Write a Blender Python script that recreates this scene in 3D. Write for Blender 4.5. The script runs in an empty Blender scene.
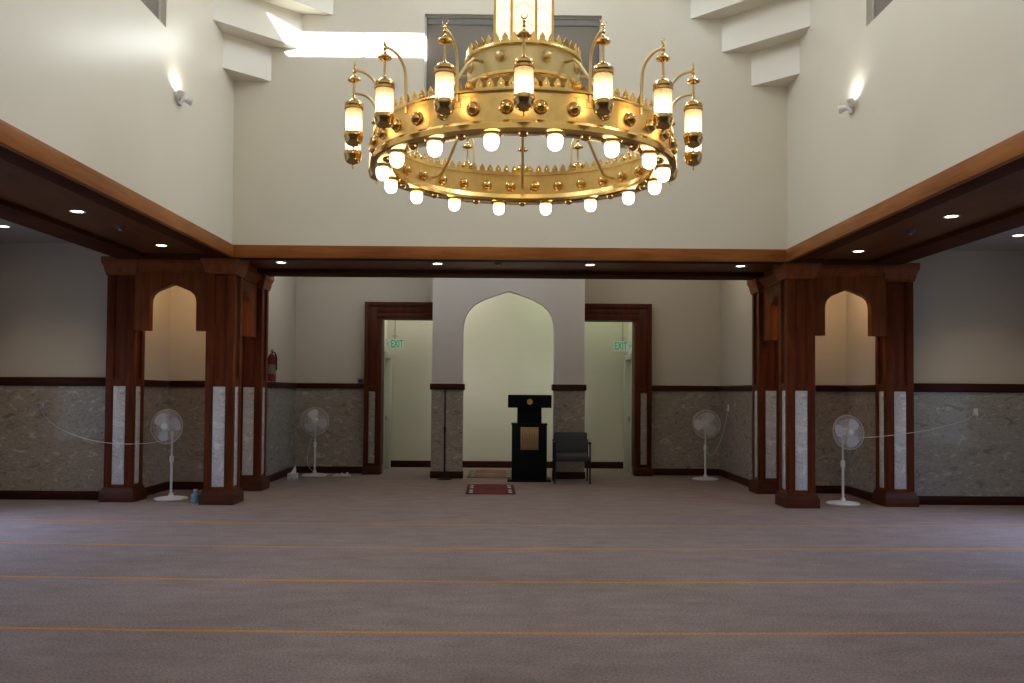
import bpy, bmesh, math, random
from mathutils import Vector, Matrix, Euler
random.seed(7)
SC = bpy.context.scene
COL = SC.collection
PI = math.pi
R = math.radians

# ------------------------------------------------------------------ camera
FPX, HCAM, CAMX = 880.0, 1.5, -0.07
cam_d = bpy.data.cameras.new('camera')
cam = bpy.data.objects.new('camera', cam_d)
COL.objects.link(cam)
cam_d.sensor_width = 36.0
cam_d.lens = FPX / 1024.0 * 36.0
cam_d.shift_y = 0.0244
cam_d.clip_end = 200
CR = Matrix.Rotation(R(-0.5), 3, 'Z') @ Matrix.Rotation(R(91.6), 3, 'X') @ Matrix.Rotation(R(0.4), 3, 'Z')
cam.matrix_world = Matrix.Translation((CAMX, 0, HCAM)) @ CR.to_4x4()
SC.camera = cam

# ------------------------------------------------------------------ mesh helpers
class MB:
    def __init__(s):
        s.bm = bmesh.new()
    def faces(s, vs, fs, smooth=False):
        v = [s.bm.verts.new(p) for p in vs]
        for f in fs:
            try:
                fc = s.bm.faces.new([v[i] for i in f])
                fc.smooth = smooth
            except ValueError:
                pass
        return v
    def box(s, a, b, bev=0.0, M=None):
        x0, y0, z0 = a; x1, y1, z1 = b
        vs = [Vector(p) for p in ((x0,y0,z0),(x1,y0,z0),(x1,y1,z0),(x0,y1,z0),(x0,y0,z1),(x1,y0,z1),(x1,y1,z1),(x0,y1,z1))]
        if M: vs = [M @ p for p in vs]
        v = s.faces(vs, [(0,3,2,1),(4,5,6,7),(0,1,5,4),(1,2,6,5),(2,3,7,6),(3,0,4,7)])
        if bev:
            es = list({e for q in v for e in q.link_edges})
            bmesh.ops.bevel(s.bm, geom=es, offset=bev, segments=2, affect='EDGES', profile=0.5)
        return s
    def prism(s, pts, axis, lo, hi, M=None):
        # pts 2D; axis 'x': (y,z)  'y': (x,z)  'z': (x,y)
        def mk(p, t):
            q = {'x': (t, p[0], p[1]), 'y': (p[0], t, p[1]), 'z': (p[0], p[1], t)}[axis]
            q = Vector(q)
            return M @ q if M else q
        n = len(pts)
        vs = [mk(p, lo) for p in pts] + [mk(p, hi) for p in pts]
        fs = [tuple(range(n))[::-1], tuple(range(n, 2*n))]
        for i in range(n):
            j = (i+1) % n
            fs.append((i, j, n+j, n+i))
        s.faces(vs, fs)
        return s
    def loft(s, sq, c=(0,0)):
        # square rings (half, z)
        vs = []
        for h, z in sq:
            vs += [(c[0]-h,c[1]-h,z),(c[0]+h,c[1]-h,z),(c[0]+h,c[1]+h,z),(c[0]-h,c[1]+h,z)]
        fs = [(3,2,1,0)]
        for k in range(len(sq)-1):
            for i in range(4):
                j = (i+1) % 4
                fs.append((4*k+i, 4*k+j, 4*k+4+j, 4*k+4+i))
        t = 4*(len(sq)-1)
        fs.append((t, t+1, t+2, t+3))
        s.faces(vs, fs)
        return s
    def lathe(s, prof, n=24, M=None, a0=0.0, closed=False):
        vs = []; fs = []
        for r, z in prof:
            for i in range(n):
                a = a0 + 2*PI*i/n
                p = Vector((r*math.cos(a), r*math.sin(a), z))
                vs.append(M @ p if M else p)
        m = len(prof)
        rng = range(m) if closed else range(m-1)
        for k in rng:
            k2 = (k+1) % m
            for i in range(n):
                j = (i+1) % n
                fs.append((k*n+i, k*n+j, k2*n+j, k2*n+i))
        if not closed:
            if prof[0][0] > 1e-6: fs.append(tuple(range(n))[::-1])
            if prof[-1][0] > 1e-6: fs.append(tuple(range((m-1)*n, m*n)))
        s.faces(vs, fs, True)
        bmesh.ops.remove_doubles(s.bm, verts=s.bm.verts[:], dist=1e-5) if any(r < 1e-6 for r, z in prof) else None
        return s
    def tube(s, pts, r, n=8, closed=False, M=None):
        pts = [Vector(p) for p in pts]
        if M: pts = [M @ p for p in pts]
        m = len(pts); vs = []; fs = []
        up = Vector((0, 0, 1))
        prev = None
        for i, p in enumerate(pts):
            if closed:
                t = pts[(i+1) % m] - pts[i-1]
            else:
                t = pts[min(i+1, m-1)] - pts[max(i-1, 0)]
            t.normalize()
            if prev is None:
                a = t.cross(up)
                if a.length < 1e-3: a = t.cross(Vector((0, 1, 0)))
            else:
                a = prev - t*prev.dot(t)
            a.normalize(); prev = a
            b = t.cross(a)
            rr = r[i] if isinstance(r, (list, tuple)) else r
            for k in range(n):
                g = 2*PI*k/n
                vs.append(p + a*(rr*math.cos(g)) + b*(rr*math.sin(g)))
        for i in range(m if closed else m-1):
            j = (i+1) % m
            for k in range(n):
                l = (k+1) % n
                fs.append((i*n+k, i*n+l, j*n+l, j*n+k))
        if not closed:
            fs.append(tuple(range(n))[::-1]); fs.append(tuple(range((m-1)*n, m*n)))
        s.faces(vs, fs, True)
        return s
    def sphere(s, c, r, n=16, M=None, sc=(1,1,1)):
        T = Matrix.Translation(c) @ Matrix.Diagonal((sc[0], sc[1], sc[2], 1))
        if M: T = M @ T
        prof = [(max(0.0, r*math.sin(PI*k/(n//2))) if 0 < k < n//2 else 0.0, -r*math.cos(PI*k/(n//2))) for k in range(n//2+1)]
        return s.lathe(prof, n, T)

def obj(name, mb, m, parent=None, loc=(0,0,0), rot=(0,0,0), ang=35):
    bm = mb.bm
    bmesh.ops.recalc_face_normals(bm, faces=bm.faces[:])
    me = bpy.data.meshes.new(name)
    bm.to_mesh(me); bm.free()
    me.set_sharp_from_angle(angle=R(ang))
    o = bpy.data.objects.new(name, me)
    me.materials.append(m)
    COL.objects.link(o)
    o.parent = parent
    o.location = loc; o.rotation_euler = rot
    return o

def thing(name, label, cat, loc=(0,0,0), rz=0.0, group=None):
    o = bpy.data.objects.new(name, None)
    o.empty_display_size = 0.1
    COL.objects.link(o)
    o.location = loc; o.rotation_euler = (0, 0, rz)
    return tag(o, label, cat, group)

def tag(o, label, cat, group=None):
    o['label'] = label; o['category'] = cat; o['kind'] = 'thing'
    if group: o['group'] = group
    return o

def struct(name, mb, m, label=None, cat=None, parent=None):
    o = obj(name, mb, m, parent)
    if parent is None:
        o['kind'] = 'structure'
        if label: o['label'] = label
        if cat: o['category'] = cat
    return o

def copy_part(o, parent, rot=None):
    c = o.copy(); COL.objects.link(c); c.parent = parent
    if rot is not None: c.rotation_euler = rot
    for ch in o.children:
        d = ch.copy(); COL.objects.link(d); d.parent = c
    return c

def sorted_box(a, b): return tuple(min(p, q) for p, q in zip(a, b)), tuple(max(p, q) for p, q in zip(a, b))

# ------------------------------------------------------------------ materials
def new_mat(name):
    m = bpy.data.materials.new(name); m.use_nodes = True
    nt = m.node_tree
    return m, nt, nt.nodes['Principled BSDF']

def plain(name, c, rough=0.5, metal=0.0, var=0.06, scale=30, **kw):
    m, nt, b = new_mat(name)
    tc = nt.nodes.new('ShaderNodeTexCoord')
    nz = nt.nodes.new('ShaderNodeTexNoise'); nz.inputs['Scale'].default_value = scale; nz.inputs['Detail'].default_value = 3
    rp = nt.nodes.new('ShaderNodeValToRGB')
    rp.color_ramp.elements[0].color = (*[x*(1-var) for x in c], 1); rp.color_ramp.elements[0].position = .3
    rp.color_ramp.elements[1].color = (*[min(1, x*(1+var)) for x in c], 1); rp.color_ramp.elements[1].position = .7
    nt.links.new(tc.outputs['Object'], nz.inputs['Vector'])
    nt.links.new(nz.outputs['Fac'], rp.inputs['Fac'])
    nt.links.new(rp.outputs['Color'], b.inputs['Base Color'])
    b.inputs['Roughness'].default_value = rough
    b.inputs['Metallic'].default_value = metal
    for k, v in kw.items(): b.inputs[k].default_value = v
    return m

def wood(name, axis, dark=(0.062,0.0120,0.0028), light=(0.165,0.037,0.0085), rough=0.4, sc=1.0):
    m, nt, b = new_mat(name)
    tc = nt.nodes.new('ShaderNodeTexCoord')
    mp = nt.nodes.new('ShaderNodeMapping')
    s = {'x': (1.2, 14, 14), 'y': (14, 1.2, 14), 'z': (14, 14, 1.2)}[axis]
    mp.inputs['Scale'].default_value = [q*sc for q in s]
    nz = nt.nodes.new('ShaderNodeTexNoise'); nz.inputs['Scale'].default_value = 1.3; nz.inputs['Detail'].default_value = 6
    nz.inputs['Distortion'].default_value = 0.8
    nz2 = nt.nodes.new('ShaderNodeTexNoise'); nz2.inputs['Scale'].default_value = 1.1; nz2.inputs['Detail'].default_value = 2
    mx = nt.nodes.new('ShaderNodeMath'); mx.operation = 'MULTIPLY_ADD'; mx.inputs[1].default_value = .45
    sm = nt.nodes.new('ShaderNodeMath'); sm.operation = 'MULTIPLY'; sm.inputs[1].default_value = .55
    rp = nt.nodes.new('ShaderNodeValToRGB')
    rp.color_ramp.elements[0].color = (*dark, 1); rp.color_ramp.elements[0].position = .34
    rp.color_ramp.elements[1].color = (*light, 1); rp.color_ramp.elements[1].position = .66
    nt.links.new(tc.outputs['Object'], mp.inputs['Vector'])
    nt.links.new(mp.outputs['Vector'], nz.inputs['Vector'])
    nt.links.new(tc.outputs['Object'], nz2.inputs['Vector'])
    nt.links.new(nz.outputs['Fac'], sm.inputs[0])
    nt.links.new(nz2.outputs['Fac'], mx.inputs[0]); nt.links.new(sm.outputs[0], mx.inputs[2])
    nt.links.new(mx.outputs[0], rp.inputs['Fac'])
    nt.links.new(rp.outputs['Color'], b.inputs['Base Color'])
    b.inputs['Roughness'].default_value = rough
    b.inputs['Specular IOR Level'].default_value = .16
    return m

def marble(name, c0, c1, c2, scale=2.2, rough=0.12, dist=2.2, yaw=0.5):
    m, nt, b = new_mat(name)
    tc = nt.nodes.new('ShaderNodeTexCoord')
    mp = nt.nodes.new('ShaderNodeMapping'); mp.inputs['Rotation'].default_value = (0.5, 0.6, yaw)
    mp.inputs['Scale'].default_value = (1, 1, 2.2)
    nz = nt.nodes.new('ShaderNodeTexNoise'); nz.inputs['Scale'].default_value = scale; nz.inputs['Detail'].default_value = 10
    nz.inputs['Roughness'].default_value = .62; nz.inputs['Distortion'].default_value = dist
    rp = nt.nodes.new('ShaderNodeValToRGB'); e = rp.color_ramp.elements
    e[0].color = (*c0, 1); e[0].position = .34
    e[1].color = (*c2, 1); e[1].position = .68
    q = e.new(.5); q.color = (*c1, 1)
    q = e.new(.545); q.color = (*[x*0.8+y*.2 for x, y in zip(c0, c1)], 1)
    q = e.new(.58); q.color = (*c1, 1)
    nt.links.new(tc.outputs['Object'], mp.inputs['Vector'])
    nt.links.new(mp.outputs['Vector'], nz.inputs['Vector'])
    nt.links.new(nz.outputs['Fac'], rp.inputs['Fac'])
    nt.links.new(rp.outputs['Color'], b.inputs['Base Color'])
    b.inputs['Roughness'].default_value = rough
    return m

def emis(name, c, strength, base=None):
    m, nt, b = new_mat(name)
    b.inputs['Base Color'].default_value = (*(base or c), 1)
    b.inputs['Emission Color'].default_value = (*c, 1)
    b.inputs['Emission Strength'].default_value = strength
    b.inputs['Roughness'].default_value = .4
    return m

PAINT = plain('cream_wall_paint', (0.72, 0.67, 0.565), .3, var=.015, scale=1.5)
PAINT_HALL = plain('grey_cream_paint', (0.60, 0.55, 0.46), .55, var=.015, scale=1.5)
PAINT_PIER = plain('pale_pier_paint', (0.64, 0.60, 0.55), .55, var=.015, scale=1.5)
PAINT_YEL = plain('pale_corridor_paint', (0.67, 0.655, 0.56), .4, var=.015, scale=1.5)
CEIL = plain('ceiling_paint', (0.36, 0.33, 0.32), .8, var=.02, scale=3)
WOODV = wood('cherry_wood_upright', 'z')
WOODX = wood('cherry_wood_beam_across', 'x')
WOODY = wood('cherry_wood_beam_along', 'y')
WOODF = wood('door_surround_wood', 'z', (0.040,0.0085,0.0025), (0.105,0.024,0.0065), .45)
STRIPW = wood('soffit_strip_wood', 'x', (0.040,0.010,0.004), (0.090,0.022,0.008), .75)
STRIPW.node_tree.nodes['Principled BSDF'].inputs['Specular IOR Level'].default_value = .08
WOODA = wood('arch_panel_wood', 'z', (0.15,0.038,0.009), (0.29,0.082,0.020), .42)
PLINTH = wood('plinth_wood', 'x', (0.035,0.008,0.0035), (0.085,0.02,0.007))
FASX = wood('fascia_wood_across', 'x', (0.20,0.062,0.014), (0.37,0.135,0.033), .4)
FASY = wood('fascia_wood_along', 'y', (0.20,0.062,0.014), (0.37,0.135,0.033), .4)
PANEL = wood('soffit_panel_wood', 'y', (0.095,0.030,0.010), (0.16,0.054,0.018), .45)
DARKW = wood('dark_skirting_wood', 'x', (0.030,0.0065,0.0038), (0.060,0.0140,0.0075), .4)
MARB = marble('grey_brown_marble', (0.21,0.175,0.14), (0.40,0.345,0.285), (0.54,0.48,0.405), scale=6.0, dist=1.3)
MARBG = marble('blue_grey_marble', (0.21,0.20,0.19), (0.37,0.36,0.345), (0.50,0.49,0.475), scale=5.6, dist=1.1, yaw=-.4)
MARBW = marble('white_inlay_marble', (0.40,0.39,0.39), (0.66,0.64,0.63), (0.76,0.74,0.72), scale=3.0)
BRASS = plain('polished_brass', (0.86,0.58,0.20), .2, 1.0, var=.05, scale=9)
BRASSB = plain('brushed_gold_band', (0.82,0.57,0.22), .36, 1.0, var=.07, scale=14)
BRASSD = plain('dark_turned_brass', (0.62,0.40,0.15), .16, 1.0, var=.1, scale=25)
BRASSP = plain('pale_drum_gold', (0.72,0.56,0.28), .42, 1.0, var=.06, scale=10)
WHITEP = plain('white_plastic', (0.74,0.73,0.74), .4)
BLADE = plain('pale_fan_blade', (0.62,0.61,0.66), .35)
WIRE = plain('pale_wire', (0.68,0.66,0.66), .4)
BLACK = plain('black_laminate', (0.004,0.004,0.008), .6, **{'Specular IOR Level': .15})
BLACKM = plain('black_metal', (0.007,0.007,0.008), .5, **{'Specular IOR Level': .25})
CHAIRF = plain('charcoal_upholstery', (0.06,0.061,0.067), .9, var=.3, scale=160)
BRONZE = plain('bronze_plate', (0.40,0.27,0.14), .45, .6, var=.2, scale=60)
GOLD = plain('gold_seal', (0.85,0.6,0.12), .3, .9)
BLIND = plain('grey_blind_fabric', (0.205,0.175,0.145), .8, var=.05, scale=80)
RAIL = plain('grey_blind_rail', (0.22,0.21,0.20), .5)
FRAMEW = plain('white_window_frame', (0.62,0.62,0.62), .4)
RED = plain('red_enamel', (0.2,0.01,0.014), .4)
RUBBER = plain('dark_rubber', (0.01,0.01,0.01), .6)
DOORW = plain('pale_door_paint', (0.55,0.56,0.50), .4)
STEEL = plain('satin_steel', (0.4,0.4,0.4), .3, 1.0)
BOXW = plain('tissue_carton', (0.55,0.58,0.62), .6, var=.2, scale=40)
TISSUE = plain('white_tissue', (0.8,0.8,0.82), .8)
JUG = plain('pale_blue_plastic', (0.16,0.30,0.40), .25, var=.3, scale=20)
GREYBOX = plain('grey_plastic', (0.14,0.14,0.16), .5)
SIGNF = emis('frosted_sign_panel', (0.9,0.86,0.82), .14, (0.7,0.66,0.64))
BULB = emis('lit_globe', (1.0, 0.86, 0.62), 6.0)
LBULB = emis('lit_lantern_bulb', (1.0, 0.80, 0.52), 11.0)
SHAFTL = emis('lit_shaft_panel', (1.0, 0.86, 0.60), 1.15)
DISC = emis('lit_downlight', (1.0, 0.88, 0.62), 14.0)
HEADL = emis('lit_lamp_lens', (1.0, 0.98, 0.92), 25.0)
GREEN = emis('green_exit_letters', (0.0, 0.55, 0.14), 0.42, (0.0,0.2,0.05))

# ribbed amber glass: tinted see-through
def glass_amber():
    m = bpy.data.materials.new('ribbed_amber_glass'); m.use_nodes = True
    nt = m.node_tree; nt.nodes.clear()
    out = nt.nodes.new('ShaderNodeOutputMaterial')
    tr = nt.nodes.new('ShaderNodeBsdfTransparent'); tr.inputs['Color'].default_value = (1.0, .93, .80, 1)
    tl = nt.nodes.new('ShaderNodeBsdfTranslucent'); tl.inputs['Color'].default_value = (1.0, .86, .62, 1)
    gl = nt.nodes.new('ShaderNodeBsdfGlossy'); gl.inputs['Roughness'].default_value = .15
    m1 = nt.nodes.new('ShaderNodeMixShader'); m1.inputs[0].default_value = .62
    m2 = nt.nodes.new('ShaderNodeMixShader'); m2.inputs[0].default_value = .06
    nt.links.new(tr.outputs[0], m1.inputs[1]); nt.links.new(tl.outputs[0], m1.inputs[2])
    nt.links.new(m1.outputs[0], m2.inputs[1]); nt.links.new(gl.outputs[0], m2.inputs[2])
    nt.links.new(m2.outputs[0], out.inputs['Surface'])
    return m
GLASS = glass_amber()

def carpet():
    m, nt, b = new_mat('mauve_grey_carpet')
    N = nt.nodes.new; L = nt.links.new
    tc = N('ShaderNodeTexCoord')
    sp = N('ShaderNodeSeparateXYZ'); L(tc.outputs['Object'], sp.inputs[0])
    def math_(op, a, bb, c=None):
        n = N('ShaderNodeMath'); n.operation = op
        for i, v in enumerate((a, bb, c)):
            if v is None: continue
            if isinstance(v, (int, float)): n.inputs[i].default_value = v
            else: L(v, n.inputs[i])
        return n.outputs[0]
    x2 = math_('MULTIPLY', sp.outputs['X'], sp.outputs['X'])
    yy = math_('MULTIPLY_ADD', x2, -0.007, sp.outputs['Y'])
    t = math_('DIVIDE', math_('SUBTRACT', yy, 5.50), 1.463)
    fr = math_('FRACT', math_('ADD', t, 0.5), None)
    dist = math_('ABSOLUTE', math_('SUBTRACT', fr, 0.5), None)
    line = math_('LESS_THAN', dist, 0.0140)
    rng = math_('MULTIPLY', line, math_('LESS_THAN', sp.outputs['Y'], 10.6))
    # fine pile
    n1 = N('ShaderNodeTexNoise'); n1.inputs['Scale'].default_value = 60; n1.inputs['Detail'].default_value = 5; n1.inputs['Roughness'].default_value = .7
    L(tc.outputs['Object'], n1.inputs['Vector'])
    mp = N('ShaderNodeMapping'); mp.inputs['Scale'].default_value = (1.6, 3.2, 1); L(tc.outputs['Object'], mp.inputs['Vector'])
    n2 = N('ShaderNodeTexNoise'); n2.inputs['Scale'].default_value = 1.6; n2.inputs['Detail'].default_value = 8; n2.inputs['Roughness'].default_value = .65
    L(mp.outputs[0], n2.inputs['Vector'])
    f = math_('ADD', math_('MULTIPLY', n1.outputs['Fac'], .72), math_('MULTIPLY', n2.outputs['Fac'], .28))
    rp = N('ShaderNodeValToRGB'); e = rp.color_ramp.elements
    e[0].color = (0.150, 0.112, 0.102, 1); e[0].position = .34
    e[1].color = (0.385, 0.300, 0.280, 1); e[1].position = .66
    L(f, rp.inputs['Fac'])
    mx = N('ShaderNodeMix'); mx.data_type = 'RGBA'
    L(rng, mx.inputs['Factor']); L(rp.outputs['Color'], mx.inputs['A'])
    rp2 = N('ShaderNodeValToRGB'); e = rp2.color_ramp.elements
    e[0].color = (0.46, 0.18, 0.032, 1); e[0].position = .35; e[1].color = (0.74, 0.31, 0.06, 1); e[1].position = .65
    L(n1.outputs['Fac'], rp2.inputs['Fac'])
    L(rp2.outputs['Color'], mx.inputs['B'])
    L(mx.outputs['Result'], b.inputs['Base Color'])
    b.inputs['Roughness'].default_value = .95
    b.inputs['Specular IOR Level'].default_value = .1
    bp = N('ShaderNodeBump'); bp.inputs['Strength'].default_value = .4; bp.inputs['Distance'].default_value = .01
    L(n1.outputs['Fac'], bp.inputs['Height']); L(bp.outputs[0], b.inputs['Normal'])
    return m
CARPET = carpet()

def rug_mat(name, field, border, motif, white):
    """Prayer rug: local X 0..1 across, Y 0..1 along (generated coords)."""
    m, nt, b = new_mat(name)
    N = nt.nodes.new; L = nt.links.new
    tc = N('ShaderNodeTexCoord'); sp = N('ShaderNodeSeparateXYZ'); L(tc.outputs['Generated'], sp.inputs[0])
    def mt(op, a, bb=None):
        n = N('ShaderNodeMath'); n.operation = op
        for i, v in enumerate((a, bb)):
            if v is None: continue
            if isinstance(v, (int, float)): n.inputs[i].default_value = v
            else: L(v, n.inputs[i])
        return n.outputs[0]
    ux = mt('ABSOLUTE', mt('SUBTRACT', sp.outputs['X'], .5)); uy = mt('ABSOLUTE', mt('SUBTRACT', sp.outputs['Y'], .5))
    inb = mt('MULTIPLY', mt('LESS_THAN', ux, .33), mt('LESS_THAN', uy, .40))
    # white key bands near the ends of the width
    w = mt('MULTIPLY', mt('MULTIPLY', mt('GREATER_THAN', ux, .36), mt('LESS_THAN', ux, .43)),
           mt('MULTIPLY', mt('LESS_THAN', uy, .44), mt('GREATER_THAN', mt('FRACT', mt('MULTIPLY', uy, 5.0)), .45)))
    med = mt('LESS_THAN', mt('ADD', mt('MULTIPLY', ux, 3.0), mt('MULTIPLY', uy, 3.6)), .55)
    ring = mt('MULTIPLY', mt('LESS_THAN', mt('ADD', mt('MULTIPLY', ux, 3.0), mt('MULTIPLY', uy, 2.6)), 1.0), mt('GREATER_THAN', mt('ADD', mt('MULTIPLY', ux, 3.0), mt('MULTIPLY', uy, 2.6)), .86))
    nz = N('ShaderNodeTexNoise'); nz.inputs['Scale'].default_value = 22; nz.inputs['Detail'].default_value = 3
    L(tc.outputs['Generated'], nz.inputs['Vector'])
    col = None
    def mix(fac, a, bb):
        n = N('ShaderNodeMix'); n.data_type = 'RGBA'
        L(fac, n.inputs['Factor'])
        for k, v in (('A', a), ('B', bb)):
            if isinstance(v, tuple): n.inputs[k].default_value = (*v, 1)
            else: L(v, n.inputs[k])
        return n.outputs['Result']
    c = mix(inb, border, field)
    c = mix(med, c, motif)
    c = mix(ring, c, motif)
    c = mix(mt('MULTIPLY', mt('GREATER_THAN', nz.outputs['Fac'], .60), .5), c, border)
    c = mix(w, c, white)
    L(c, b.inputs['Base Color']); b.inputs['Roughness'].default_value = .95
    return m
RUG1 = rug_mat('red_prayer_rug_pile', (0.17,0.004,0.008), (0.075,0.003,0.008), (0.06,0.02,0.01), (0.60,0.53,0.48))
RUG2 = rug_mat('faded_rug_pile', (0.17,0.055,0.042), (0.10,0.085,0.05), (0.22,0.13,0.09), (0.22,0.19,0.13))

# ------------------------------------------------------------------ key dimensions
XB = 3.6          # inner face of the lofted square
YN, YF = 3.5, 11.35
ZS, ZF = 3.20, 3.36 # soffit and top of fascia
XS, YS = 5.15, 13.0
YW = 11.93         # aisle end walls
XN, YNB = 5.08, 13.2
XH, YH = 3.85, 15.95
ZH = 3.95
XSIDE = 6.95
ZT = 7.2

# ------------------------------------------------------------------ floor
mb = MB(); mb.box((-7.6, -3.2, -0.1), (7.6, 17.5, 0)); struct('floor', mb, CARPET, 'mauve grey carpet with thin orange prayer row lines', 'carpet')

# ------------------------------------------------------------------ upper walls with high windows
WX0, WX1, WZ0, WZ1 = -1.14, 1.17, 5.28, 6.41
def upper_wall(name, axis, pos, lo, hi, wlo, whi, wz0, wz1, out, label):
    mb = MB(); T = .25
    def seg(a, b, z0, z1):
        p, q = (pos, pos+out*T) if out > 0 else (pos+out*T, pos)
        if axis == 'y': mb.box((a, p, z0), (b, q, z1))
        else: mb.box((p, a, z0), (q, b, z1))
    if wlo is None: seg(lo, hi, ZS+.02, ZT+.4)
    else:
        seg(lo, wlo, ZS+.02, ZT+.4); seg(whi, hi, ZS+.02, ZT+.4)
        seg(wlo, whi, ZS+.02, wz0); seg(wlo, whi, wz1, ZT+.4)
    return struct(name, mb, PAINT, label, 'wall')
upper_wall('wall_front', 'y', YF, -XB-.25, XB+.25, WX0, WX1, WZ0, WZ1, 1, 'tall cream upper wall facing the room behind the chandelier')
SY0, SY1, SZ0, SZ1 = 6.5, 9.0, 5.24, 6.34
upper_wall('wall_left', 'x', -XB, YN-.25, YF, SY0, SY1+.05, SZ0, SZ1, -1, 'tall cream upper wall on the left of the loft')
upper_wall('wall_right', 'x', XB, YN-.25, YF, SY0, SY1-.15, SZ0, SZ1, 1, 'tall cream upper wall on the right of the loft')
upper_wall('wall_back', 'y', YN, -XB-.25, XB+.25, None, None, 0, 0, -1, 'upper wall of the loft behind the viewpoint')

# windows: frame + blind
def window(n, axis, pos, out, lo, hi, z0, z1, label):
    mb = MB(); t = .022
    def seg(a, b, za, zb, d0, d1):
        p, q = sorted((pos+out*d0, pos+out*d1))
        if axis == 'y': mb.box((a, p, za), (b, q, zb), .004)
        else: mb.box((p, a, za), (q, b, zb), .004)
    seg(lo, lo+t, z0, z1, .06, .14); seg(hi-t, hi, z0, z1, .06, .14)
    seg(lo+t, hi-t, z0, z0+t, .06, .14); seg(lo+t, hi-t, z1-t, z1, .06, .14)
    m = (lo+hi)/2
    seg(m-.02, m+.02, z0+t, z1-t, .11, .14)
    w = struct('window_%d' % n, mb, FRAMEW, label, 'window')
    mb = MB(); seg(lo-.01, hi+.01, z0-.01, z1+.01, .141, .155)
    obj('pane', mb, plain('dusk_pane_%d' % n, (0.03,0.035,0.05), .1), w)
    # blind
    mb = MB()
    c = lo+t+.005; d = hi-t-.005
    k = 60; pts = []
    seg(c, d, z0+t+.02, z1-t-.09, .075, .08)
    sb = thing('roller_blind', 'x', 'blind')
    M0 = mb; mb = MB()
    seg(c, d, z1-t-.09, z1-t-.005, .062, .105)
    return w, sb, M0, mb
WL = ['grey roller blind pulled down behind the brass chandelier',
      'grey blind in the high window on the left upper wall',
      'grey blind in the high window on the right upper wall']
for n, args in enumerate((('y', YF, 1, WX0, WX1, WZ0, WZ1), ('x', -XB, -1, SY0, SY1+.05, SZ0, SZ1), ('x', XB, 1, SY0, SY1-.15, SZ0, SZ1))):
    w, sb, m0, m1 = window(n+1, *args, ['high window in the upper wall behind the chandelier', 'high window in the left upper wall', 'high window in the right upper wall'][n])
    sb['label'] = WL[n]
    ax, pos, out, lo, hi, z0, z1 = args
    base = ((lo+hi)/2, pos+out*.08, z0+.06) if ax == 'y' else (pos+out*.08, (lo+hi)/2, z0+.06)
    sb.location = base
    for nm, mm in (('fabric', m0), ('head_rail', m1)):
        for v in mm.bm.verts: v.co -= Vector(base)
        obj(nm, mm, BLIND if nm == 'fabric' else RAIL, sb)

# ------------------------------------------------------------------ stepped corner corbels carrying the drum
STEP = [.475, .86, 1.27, 1.69, 2.08]
corners = [(-1, YF, -1, 'trim_1', 'stepped white corbels in the far left corner of the loft'), (1, YF, -1, 'trim_2', 'stepped white corbels in the far right corner of the loft'),
           (-1, YN, 1, 'trim_3', 'stepped corbels in the near left corner'), (1, YN, 1, 'trim_4', 'stepped corbels in the near right corner')]
for sx, cy, sy, nm, lb in corners:
    mb = MB()
    for i, s in enumerate(STEP):
        z0 = 5.50 + .44*i
        z1 = 5.50 + .44*(i+1) if i < 4 else ZT+.3
        x = sx*XB
        e = .06
        pts = [(x+sx*e, cy-sy*e), (x - sx*s, cy-sy*e), (x - sx*s, cy), (x, cy + sy*s), (x+sx*e, cy+sy*s)]
        mb.prism(pts, 'z', z0, z1)
    struct(nm, mb, PAINT, lb, 'corbel')

# drum (octagon) with window openings, then a dome
c5 = STEP[-1]
OCT = [(-XB+c5, YN), (XB-c5, YN), (XB, YN+c5), (XB, YF-c5), (XB-c5, YF), (-XB+c5, YF), (-XB, YF-c5), (-XB, YN+c5)]
cen = Vector((0, (YN+YF)/2, 0))
DZ0, DZ1 = ZT, 8.9
mb = MB()
drum_lights = []
for i in range(8):
    a = Vector((*OCT[i], 0)); b = Vector((*OCT[(i+1) % 8], 0))
    Zb = ZT+.4 if i % 2 == 0 else ZT+.3
    u = (b-a).normalized(); Ln = (b-a).length
    nrm = Vector((u.y, -u.x, 0))
    Mx = Matrix(((u.x, nrm.x, 0, a.x), (u.y, nrm.y, 0, a.y), (0, 0, 1, 0), (0, 0, 0, 1)))
    if i == 0:
        w0, w1, z0, z1 = -1.07+XB-c5, 1.05+XB-c5, 8.16, 8.47
    else:
        w0, w1, z0, z1 = Ln/2-.55, Ln/2+.55, 7.75, 8.5
    T = .03 if i == 0 else .12
    if i in (1, 7):
        mb.box((-.1, 0, Zb), (Ln+.1, T, DZ1), M=Mx); continue
    mb.box((-.1, 0, Zb), (w0, T, DZ1), M=Mx); mb.box((w1, 0, Zb), (Ln+.1, T, DZ1), M=Mx)
    mb.box((w0, 0, Zb), (w1, T, z0), M=Mx); mb.box((w0, 0, z1), (w1, T, DZ1), M=Mx)
    if i == 0:
        mb.box((XB-c5+.20, 0, z0), (XB-c5+.225, .03, z1), M=Mx)
    if i == 0:
        mb.prism([(w0-.09, z1+.01), (w0-.09, z0-.01), (w0+.32, z0-.01), (w0, z1+.01)], 'y', 0, .03, M=Mx)  # sloped filler added to slant the left edge of the sun patch
    if i != 0:
        drum_lights.append((Mx @ Vector((Ln/2, .2, 8.12)), -nrm, 1.1, .75))
struct('wall_drum', mb, PAINT, 'octagonal drum of small windows above the loft', 'wall')
mb = MB()
for i in range(8):   # cap ring to close corners between square loft and drum
    pass
prof = []
for k in range(9):
    t = k/8*PI/2
    prof.append((4.5*math.cos(t) if k < 8 else 0.0, DZ1 + 2.2*math.sin(t)))
mb.lathe(prof, 16, Matrix.Translation(cen))
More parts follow.
